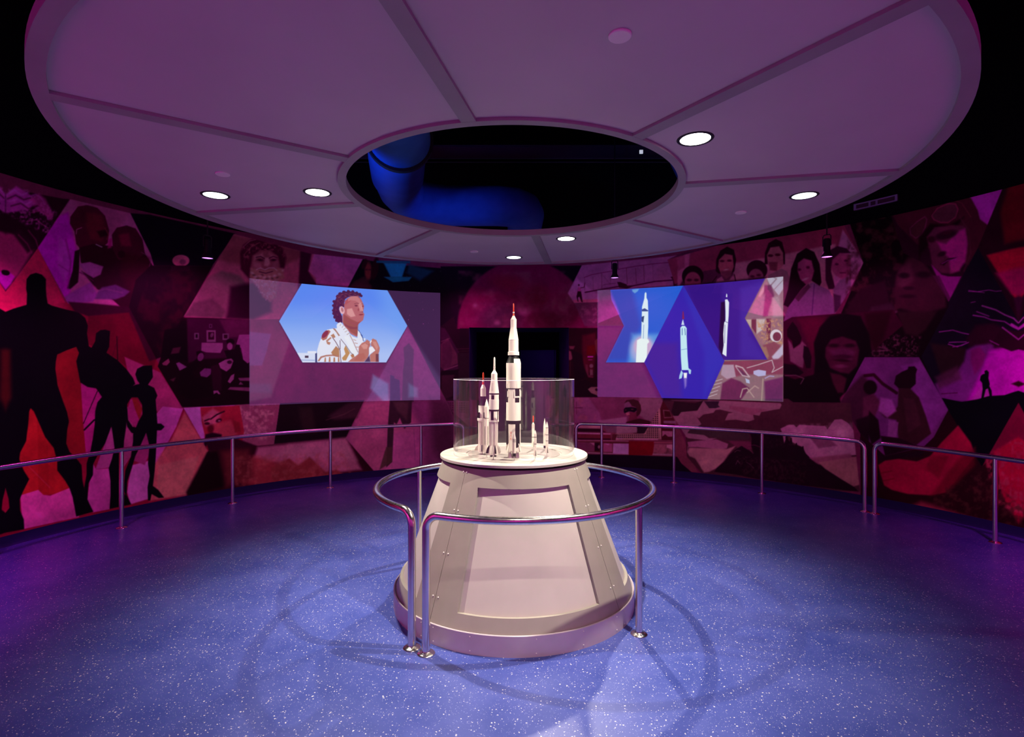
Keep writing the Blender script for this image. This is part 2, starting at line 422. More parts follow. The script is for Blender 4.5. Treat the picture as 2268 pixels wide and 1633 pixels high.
# ------------------------------------------------------------------ display pedestal
ped = thing('display_pedestal', 'cream cone-shaped pedestal with bolted panels and a round top, in the middle of the floor', 'pedestal', (PC[0], PC[1], 0))
def RC(z): return 0.54+0.372*(1.07-z)
def cp(phi, r, z):          # phi from the camera side, + = right
    a = math.radians(phi); return (r*math.sin(a), -r*math.cos(a), z)
b = MB(); b.lathe([(0.88, 0.0), (0.907, 0.0), (0.907, 0.128), (0.904, 0.131), (0.898, 0.131), (0.896, 0.128), (0.896, 0.121), (0.85, 0.121)], 120, cap0=False, cap1=False)
plinth = b.build('plinth_band', plinth_m, ped)
b = MB(); b.lathe([(RC(0.12)-0.022, 0.12), (RC(1.05)-0.022, 1.05)], 120); b.build('recessed_panel', ped_in, ped)
SE = -37.5
for k in range(4):
    a0, a1 = SE+90*k, SE+90*(k+1)
    us = sorted(set([round(a, 3) for a in frange(a0+0.12, a1-0.12, 44)]+[a0+12.8, a1-12.2]))
    zs = [0.122, 0.215, 0.948, 1.062]
    def so(p, z): return cp(p, RC(z)+(0.004 if z > 0.94 else 0), z)
    b = MB(); b.shell(us, zs, lambda p, z: cp(p, RC(z), z), lambda p, z: cp(p, RC(z)-0.021, z),
        skip=lambda p, z: a0+12.8 < p < a1-12.2 and 0.215 < z < 0.948)
    fr = b.build('cladding_frame', ped_m, ped)
    for zz in (1.035, 0.79, 0.525, 0.27):
        for aa in (a0+1.6, a1-1.6):
            n = Vector((math.sin(math.radians(aa)), -math.cos(math.radians(aa)), 0.37)).normalized()
            p = Vector(cp(aa, RC(zz), zz))
            b = MB(); b.lathe([(0.0055, -0.001), (0.0055, 0.0015), (0.004, 0.0035), (0.0, 0.0045)], 12, cap1=False)
            o = b.build('rivet', rivet_m, fr); o.matrix_local = Matrix.Translation(p) @ n.to_track_quat('Z', 'Y').to_matrix().to_4x4()
    for aa in (a0+3, a0+20, a0+46, a0+66, a0+86):
        for zz in (0.108, 0.022):
            p = Vector(cp(aa, 0.907, zz)); n = Vector((p.x, p.y, 0)).normalized()
            b = MB(); b.lathe([(0.0045, -0.001), (0.0045, 0.001), (0.003, 0.0025), (0.0, 0.003)], 10, cap1=False)
            o = b.build('rivet', rivet_m, plinth); o.matrix_local = Matrix.Translation(p) @ n.to_track_quat('Z', 'Y').to_matrix().to_4x4()
b = MB(); b.lathe([(RC(1.05)-0.05, 1.03), (RC(1.05)-0.05, 1.078)], 96); b.build('neck', black_m, ped)
b = MB(); b.lathe([(0.0, 1.078), (0.545, 1.078), (0.5627, 1.081), (0.5627, 1.098), (0.560, 1.101), (0.368, 1.101), (0.366, 1.099), (0.366, 1.094), (0.0, 1.094)], 120, cap0=False, cap1=False)
b.build('top_plate', plate_m, ped)
turn_m = mat('pale_grey_disc', (0.34, 0.315, 0.29), 0.35)
b = MB(); b.lathe([(0.0, 1.0945), (0.352, 1.0945), (0.352, 1.0975), (0.350, 1.0985), (0.0, 1.0985)], 96, cap0=False, cap1=False)
b.build('inset_disc', turn_m, ped)

# acrylic cylinder
def acrylic():
    m = bpy.data.materials.new('clear_acrylic'); m.use_nodes = True
    nt = m.node_tree; N = nt.nodes; L = nt.links; N.clear()
    out = N.new('ShaderNodeOutputMaterial'); tr = N.new('ShaderNodeBsdfTransparent'); gl = N.new('ShaderNodeBsdfGlossy')
    tr.inputs[0].default_value = (0.965, 0.96, 0.975, 1)
    gl.inputs['Roughness'].default_value = 0.01; gl.inputs[0].default_value = (1, 1, 1, 1)
    lw = N.new('ShaderNodeLayerWeight'); lw.inputs[0].default_value = 0.5
    pw = N.new('ShaderNodeMath'); pw.operation = 'POWER'; pw.inputs[1].default_value = 4.5; L.new(lw.outputs['Facing'], pw.inputs[0])
    fr = N.new('ShaderNodeMapRange'); fr.inputs['To Min'].default_value = 0.04; fr.inputs['To Max'].default_value = 0.85; L.new(pw.outputs[0], fr.inputs['Value'])
    mx = N.new('ShaderNodeMixShader')
    ns = N.new('ShaderNodeTexNoise'); ns.inputs['Scale'].default_value = 9; tc = N.new('ShaderNodeTexCoord')
    L.new(tc.outputs['Object'], ns.inputs['Vector'])
    df = N.new('ShaderNodeBsdfDiffuse'); df.inputs[0].default_value = (0.8, 0.8, 0.85, 1)
    mr = N.new('ShaderNodeMapRange'); mr.inputs['To Min'].default_value = 0.003; mr.inputs['To Max'].default_value = 0.008
    L.new(ns.outputs['Fac'], mr.inputs['Value'])
    m2 = N.new('ShaderNodeMixShader'); L.new(mr.outputs[0], m2.inputs[0]); L.new(tr.outputs[0], m2.inputs[1]); L.new(df.outputs[0], m2.inputs[2])
    L.new(fr.outputs[0], mx.inputs[0]); L.new(m2.outputs[0], mx.inputs[1]); L.new(gl.outputs[0], mx.inputs[2]); L.new(mx.outputs[0], out.inputs[0])
    return m
b = MB(); b.lathe([(0.464, 1.1015), (0.464, 1.667), (0.4625, 1.669), (0.4585, 1.669), (0.457, 1.667), (0.457, 1.1015), (0.464, 1.1015)], 128, (0, 0), cap0=False, cap1=False)
rim_m = mat('acrylic_edge', (0.75, 0.72, 0.8), 0.25)
b.m = [1 if 128 <= i < 384 else 0 for i in range(len(b.m))]
o = b.build('acrylic_cylinder', [acrylic(), rim_m]); o.location = (PC[0], PC[1], 0)
tag(o, 'clear open-topped acrylic cylinder standing on the pedestal round the rocket models', 'display cover')

# ------------------------------------------------------------------ handrails
def bend_down(p, horiz, r=0.095, n=8):
    """points of the quarter bend from a horizontal run (arriving at p travelling along horiz) down to vertical"""
    p = Vector(p); h = Vector(horiz).normalized(); out = []
    for i in range(n+1):
        a = PI/2*i/n
        out.append(p+h*(r*math.sin(a))-Vector((0, 0, r*(1-math.cos(a)))))
    return out
def flange_mb(x, y, r=0.055):
    b = MB(); b.lathe([(r, 0.0), (r, 0.004), (r-0.006, 0.010), (0.034, 0.013), (0.027, 0.018), (0.0255, 0.018)], 36, (x, y), cap0=True, cap1=False); return b
def rail(name, label, c, R, h, a0, a1, posts, end0=True, end1=True, fn=None, tr=0.025, fr=0.055, grp=None):
    """arc handrail; fn(angle, radius, z) -> point; ends bend down into end posts"""
    t = thing(name, label, 'handrail', (c[0], c[1], 0), group=grp)
    def P(a): return Vector(fn(a, R, h))
    da = math.degrees(0.095/R)
    s0 = a0+da if end0 else a0; s1 = a1-da if end1 else a1
    arc = [P(a) for a in frange(s0, s1, max(24, int(abs(s1-s0)/1.2)))]
    pts = list(arc)
    if end0:
        d = (arc[0]-arc[1]); bd = bend_down(arc[0], d); bd.append(Vector((bd[-1].x, bd[-1].y, 0.004)))
        pts = bd[::-1]+pts[1:]
    if end1:
        d = (arc[-1]-arc[-2]); bd = bend_down(arc[-1], d); bd.append(Vector((bd[-1].x, bd[-1].y, 0.004)))
        pts = pts[:-1]+bd
    b = MB(); b.tube(pts, tr, 20); b.build('rail_tube', steel, t, smooth=60)
    ends = ([pts[0]] if end0 else [])+([pts[-1]] if end1 else [])
    for e in ends: flange_mb(e.x, e.y, fr).build('floor_flange', steel, t)
    for a in posts:
        p = P(a); b = MB(); b.tube([(p.x, p.y, 0.004), (p.x, p.y, h-0.012)], tr*0.92, 20)
        q = b.build('post', steel, t, smooth=60); flange_mb(p.x, p.y, fr).build('floor_flange', steel, q)
    return t
def loopfn(a, r, z): return cp(a, r, z)
def wallfn(a, r, z):
    a = math.radians(a); return (r*math.sin(a), r*math.cos(a), z)
rail('guard_rail', 'polished steel ring rail standing round the pedestal, ends bent down at the front left', (0.02, 4.22), 1.045, 0.855, -31.4, 322.0, [51.3, 146, 234], fn=loopfn)
RW = 4.89
rail('wall_handrail', 'long steel handrail along the left mural wall, crossing the giant black figures', WC, RW, 0.855, -112, -11.5, [-97, -81.2, -66.2, -51.3, -35.7, -19.5], False, True, wallfn, grp='handrails along the mural wall')
rail('wall_handrail', 'steel handrail in front of the masked boy and cloud pictures, right of the pedestal', WC, RW, 0.855, 10.0, 57.3, [14.8, 27.9, 42.5], True, True, wallfn, grp='handrails along the mural wall')
rail('wall_handrail', 'steel handrail at the far right edge, in front of the big red hand', WC, RW, 0.855, 58.6, 112, [72.5, 87], True, False, wallfn, grp='handrails along the mural wall')

# ------------------------------------------------------------------ rocket models on the pedestal
white_r = mat('model_white', (0.74, 0.72, 0.62), 0.4)
grey_r = mat('model_pale_grey', (0.62, 0.56, 0.5), 0.4)
black_r = mat('model_black', (0.008, 0.008, 0.009), 0.5, spec=0.2)
red_r = mat('model_red', (0.75, 0.06, 0.02), 0.4)
silver_r = mat('model_silver', (0.6, 0.58, 0.55), 0.3, 0.8)
DISC = 1.0985
class Rocket:
    """model built from traced outlines: px(x), zz(y) turn tracing units into metres at the model's distance"""
    def __init__(s, name, label, xpx, ypx, lean=0.0, group='rocket models on the pedestal'):
        s.d = F_PX*(CAMZ-DISC)/(ypx-816.5); s.k = s.d/F_PX; s.x0 = xpx
        s.t = thing(name, label, 'model rocket', ((xpx-1134)*s.k, s.d, DISC), group=group); s.t.rotation_euler = (0, lean, 0)
    def z(s, y): return CAMZ-(y-816.5)*s.k-DISC
    def body(s, name, m, prof, dx=0, dy=0, parent=None, segs=40):
        b = MB(); b.lathe([(max(r, 0.01)*s.k, s.z(y)) for y, r in sorted(prof, reverse=True)], segs, (dx*s.k, dy*s.k))
        return b.build(name, m, parent or s.t)
    def patch(s, name, m, y0, y1, r0, r1, a0, a1, parent=None, off=0.25):
        """curved plate lying on the body between angles a0..a1 (0 = towards the viewer, + = right)"""
        b = MB(); b.shell(frange(a0, a1, 6), [y1, y0], lambda a, y: s.cy(a, r0+(r1-r0)*(y-y0)/(y1-y0)+off, y), lambda a, y: s.cy(a, r0+(r1-r0)*(y-y0)/(y1-y0)-0.3, y))
        return b.build(name, m, parent or s.t)
    def cy(s, a, r, y):
        a = math.radians(a); return (r*s.k*math.sin(a), -r*s.k*math.cos(a), s.z(y))
    def fins(s, n, poly, th, a0=0, m=None, name='fin'):
        for i in range(n):
            a = math.radians(a0+360*i/n)
            b = MB(); R_ = Matrix.Rotation(a, 4, 'Z')
            pts = [(r*s.k, s.z(y)) for y, r in poly]; h = th*s.k/2; k = len(pts)
            vs = [R_ @ Vector((p[0], -h, p[1])) for p in pts]+[R_ @ Vector((p[0], h, p[1])) for p in pts]
            b.add(vs, [tuple(range(k)), tuple(range(k, 2*k))[::-1]]+[(j, (j+1) % k, (j+1) % k+k, j+k) for j in range(k)])
            b.build(name, m[i % len(m)] if isinstance(m, list) else (m or white_r), s.t, smooth=0)
    def stand(s, y, r=0.6, m=None):
        b = MB(); b.lathe([(4*s.k, 0), (4*s.k, 0.0015), (r*s.k, 0.003), (r*s.k, s.z(y))], 16); b.build('stand_pin', m or silver_r, s.t)

# the tall one
R = Rocket('model_rocket', 'tallest rocket model, white with black bands and a red tower tip, rising above the cylinder', 1137.4, 1013)
R.body('launch_escape_tower', red_r, [(672, 0.5), (673.5, 1.3), (691, 1.5), (692, 1.2)])
R.body('tower_ring', white_r, [(691, 2.2), (694, 2.2)], segs=24)
R.body('tower_skirt', red_r, [(694, 1.3), (699.5, 2.3)], segs=24)
R.body('capsule', white_r, [(699.3, 2.0), (708, 6.5)])
R.body('service_module', white_r, [(708, 6.6), (726, 6.6)])
R.body('adapter_cone', white_r, [(726, 6.6), (752, 10.7), (753, 11.2), (754, 10.8)])
st = R.body('third_stage', white_r, [(754, 10.8), (779, 10.9), (780, 12.3), (787, 12.6), (787.5, 11)])
R.body('interstage', black_r, [(787.5, 10.4), (790, 10.5), (804.5, 16.2)])
R.patch('white_panel', white_r, 795, 804.5, 13.6, 16.2, 3, 95)
R.body('second_stage', white_r, [(804.5, 16.2), (816, 16.3), (817, 16.1), (859, 16.2), (860, 16.0)])
for a in (-60, -35, 30): R.patch('tunnel', white_r, 850, 860, 16.2, 16.2, a-3, a+3, st, 0.6)
R.body('dark_ring', black_r, [(860, 16.2), (862, 16.3)])
R.body('interstage_band', white_r, [(862, 15.9), (892, 15.9)])
for a0, a1, y0, y1 in ((-88, -50, 862, 891), (12, 52, 862, 877), (12, 52, 880.5, 891), (110, 160, 862, 891), (200, 240, 862, 891)):
    R.patch('black_patch', black_r, y0, y1, 15.9, 15.9, a0, a1)
for a in (-50, 8, 58, 100): R.patch('fairing', white_r, 866, 879, 15.9, 16.2, a-4, a+4, None, 1.0)
R.body('first_stage', white_r, [(892, 16.2), (931, 16.2)])
R.body('black_collar', black_r, [(931, 16.0), (938.5, 16.0)])
lw_ = R.body('lower_tank', white_r, [(938.5, 15.8), (990, 15.8), (997, 17)])
for a0, a1, y0, y1 in ((-90, -46, 938.5, 984), (14, 58, 938.5, 990), (110, 150, 938.5, 990), (200, 240, 938.5, 990)):
    R.patch('black_panel', black_r, y0, y1, 15.8, 15.9, a0, a1)
for i, ch in enumerate('USA'):
    vs, fs = text_mb(ch, 6.2*R.k, 0.0004); a = math.radians(-22)
    mt = Matrix.Translation(Vector(R.cy(-22, 16.1, 957+6.6*i))) @ Matrix.Rotation(-math.radians(22), 4, 'Z') @ Matrix.Rotation(PI/2, 4, 'X')
    b = MB(); b.add([mt @ Vector(v) for v in vs], fs); b.build('letter', red_r, R.t, smooth=0)
R.fins(4, [(975, 14), (990, 19), (999, 22.5), (999, 14)], 2.2, 45)
for a in (45, 135, 225, 315):
    c_, s_ = math.cos(math.radians(a)), math.sin(math.radians(a))
    R.body('engine_fairing', white_r, [(978, 1.5), (996, 6.5), (1000, 6.5)], 12*c_, 12*s_, segs=24)
    R.body('engine_bell', silver_r, [(1000, 2.2), (1004, 3.4), (1013, 5.0)], 11.5*c_, 11.5*s_, segs=24)
R.body('engine_bell', silver_r, [(997, 2.2), (1004, 3.4), (1013, 5.0)], segs=24)

# second tallest
R = Rocket('model_rocket', 'second tallest rocket model, white-tipped, left of the tallest, with black fins at its foot', 1092.5, 1019, 0.012)
R.x0 = 1092.5
R.body('launch_escape_tower', white_r, [(791, 0.4), (793, 1.5), (797, 1.9), (812, 2.0)], segs=20)
R.body('tower_ring', white_r, [(812.5, 2.5), (814.5, 2.5)], segs=20)
R.body('tower_frame', grey_r, [(814.5, 1.9), (821, 2.6)], segs=12)
R.body('capsule', white_r, [(821, 2.6), (828, 6.7)])
R.body('service_module', white_r, [(828, 6.8), (841, 6.8)])
R.body('adapter_cone', white_r, [(841, 6.9), (871, 10.9)])
R.patch('printed_panel', grey_r, 848, 865, 7.8, 10.0, -50, -12)
R.body('dark_ring', black_r, [(871, 10.7), (874, 10.6)])
R.body('upper_stage', white_r, [(874, 10.5), (885, 10.5), (885.3, 11.0), (907, 11.1)])
R.patch('black_patch', black_r, 875, 884.5, 10.5, 10.5, -32, 5)
R.body('interstage', black_r, [(907, 10.9), (911, 10.7)])
R.body('tank_shroud', white_r, [(911, 10.6), (930, 10.9), (931, 11.3), (934, 11.4), (935, 10.2)])
for a0, a1 in ((-35, 0), (48, 62), (120, 160), (200, 240)): R.patch('black_patch', black_r, 911, 930, 10.6, 10.9, a0, a1)
for i in range(8):
    a = math.radians(22.5+45*i)
    R.body('fuel_tank', white_r if i % 2 else grey_r, [(935, 3.2), (992, 3.2)], 6.9*math.cos(a), 6.9*math.sin(a), segs=18)
R.body('core_tank', black_r, [(935, 5), (992, 5)], segs=20)
R.body('tail_shroud', white_r, [(988, 9.0), (998, 11.5), (1007, 12)])
R.fins(8, [(984, 9), (995, 15.5), (1003, 17.5), (1004, 11.0)], 1.6, 22.5, [black_r, white_r])
for i in range(4): R.body('engine_bell', black_r, [(1007, 1.6), (1011, 3)], 6*math.cos(PI/4+PI/2*i), 6*math.sin(PI/4+PI/2*i), segs=16)
R.stand(1010, 1.0)

# red-tipped one on the far left
R = Rocket('model_rocket', 'leftmost rocket model, with an orange-red tower tip and a black waist', 1068, 1006)
R.body('launch_escape_tower', red_r, [(824.6, 0.3), (827, 1.5), (832, 1.8), (842, 1.5)], dx=2.5, segs=20)
R.body('tower_ring', white_r, [(843, 2.2), (846, 2.2)], dx=2.2, segs=20)
R.body('tower_frame', red_r, [(846, 1.9), (852, 2.3)], dx=2.2, segs=12)
R.body('capsule', white_r, [(852, 2.3), (860.5, 5.9)], dx=2.2)
R.body('service_module', white_r, [(860.5, 6.0), (878, 6.0)], dx=2.2)
R.body('black_waist', black_r, [(878, 5.0), (891, 5.2), (898.5, 8.5)], dx=1.5)
R.body('upper_stage', white_r, [(898.5, 9.0), (912, 9.0), (913, 9.6), (926, 9.2)], dx=0.8)
for a0, a1 in ((-60, -30), (20, 50), (100, 140)): R.patch('black_patch', black_r, 913, 926, 9.4, 9.2, a0, a1, off=1.2)
R.body('tank_ring', white_r, [(926, 10.5), (928, 11.5), (932, 11.2), (933, 8.5)], dx=0.5)
for i in range(8):
    a = math.radians(22.5+45*i)
    R.body('fuel_tank', grey_r if i % 2 else white_r, [(932, 2.9), (985, 2.9)], 6.2*math.cos(a), 6.2*math.sin(a), segs=18)
R.body('tail_shroud', white_r, [(983, 8.5), (993, 9.5), (1001, 9.5)])
R.fins(4, [(984, 8), (992, 15), (998, 17.5), (998, 8)], 2.0, 0, [white_r, black_r])
R.stand(1001, 1.2)

def slim(label, x, yc, tip, r, top, bot, bands=(), red=False, finr=2.5, cap=False, twin=None, foot=False):
    R = Rocket('slim_model_rocket', label, x, yc, group='small slim rocket models')
    if red:
        R.body('red_tip', red_r, [(tip, 0.3), (tip+2, 1.2), (tip+14, 1.3)], segs=16)
        R.body('tower_ring', white_r, [(tip+15, 0.9), (tip+17, 1.9), (tip+18.5, 1.9)], segs=16)
        R.body('capsule', grey_r, [(tip+18.5, r), (tip+28, r*1.02)], segs=24)
        R.body('body', white_r, [(tip+28, r*1.0), (bot, r)], segs=24)
    else:
        R.body('nose_cone', white_r, [(tip, 0.2), (tip+(top-tip)*0.5, r*0.62), (top, r)], segs=24)
        R.body('body', white_r, [(top, r), (bot, r)], segs=24)
    for y in bands: R.body('dark_band', black_r, [(y, r+0.15), (y+1.0, r+0.15)], segs=24)
    if finr: R.fins(4, [(bot-12, r), (bot-3, r+finr), (bot, r+finr), (bot, r)], 0.6, 20, [white_r, black_r])
    if foot: R.body('engine_section', black_r, [(bot-0.1, r*0.9), (bot+6, r*0.8)], segs=20)
    R.stand(bot, 0.5)
    return R
R = slim('tall slim white rocket model with black stripes, between the leftmost two', 1078, 1013, 884, 4.8, 902, 1003, (926,), finr=2.5)
for a in (-50, 35): R.patch('black_stripe', black_r, 944, 986, 4.8, 4.8, a-7, a+7)
slim('small rocket model with a red needle tip, just right of the tallest', 1181, 996, 921, 3.1, 940, 990, (968,), red=True, finr=1.8)
slim('small slim white rocket model with two dark rings, standing in front of the red-needle one', 1185.5, 1018, 953, 2.9, 962, 1010, (968, 983), finr=1.8)
slim('small white pointed rocket model at the back right, black at its foot', 1206.3, 997, 927, 2.9, 945, 987, (), finr=0, foot=True)
slim('small white rocket model at the front right, with three dark rings and small fins', 1211.5, 1010, 934, 3.0, 947, 1003, (947, 962.5, 976), finr=2.6)
R = Rocket('slim_model_rocket', 'small twin-tone rocket model standing in front of the tallest one', 1139, 1021, group='small slim rocket models')
R.body('body', white_r, [(972, 3.9), (1004, 3.9)], segs=28)
R.body('nose', white_r, [(958, 0.4), (966, 2.6), (972, 3.8)], segs=28)
for a in (-60, -25, 10, 45): R.patch('black_stripe', black_r, 972, 980, 3.9, 3.9, a-6, a+6)
R.patch('grey_side', grey_r, 981, 1003.5, 3.9, 3.9, -85, -12)
R.body('engine_section', black_r, [(1004, 3.6), (1011, 3.0)], segs=24)
R.stand(1011, 0.6)

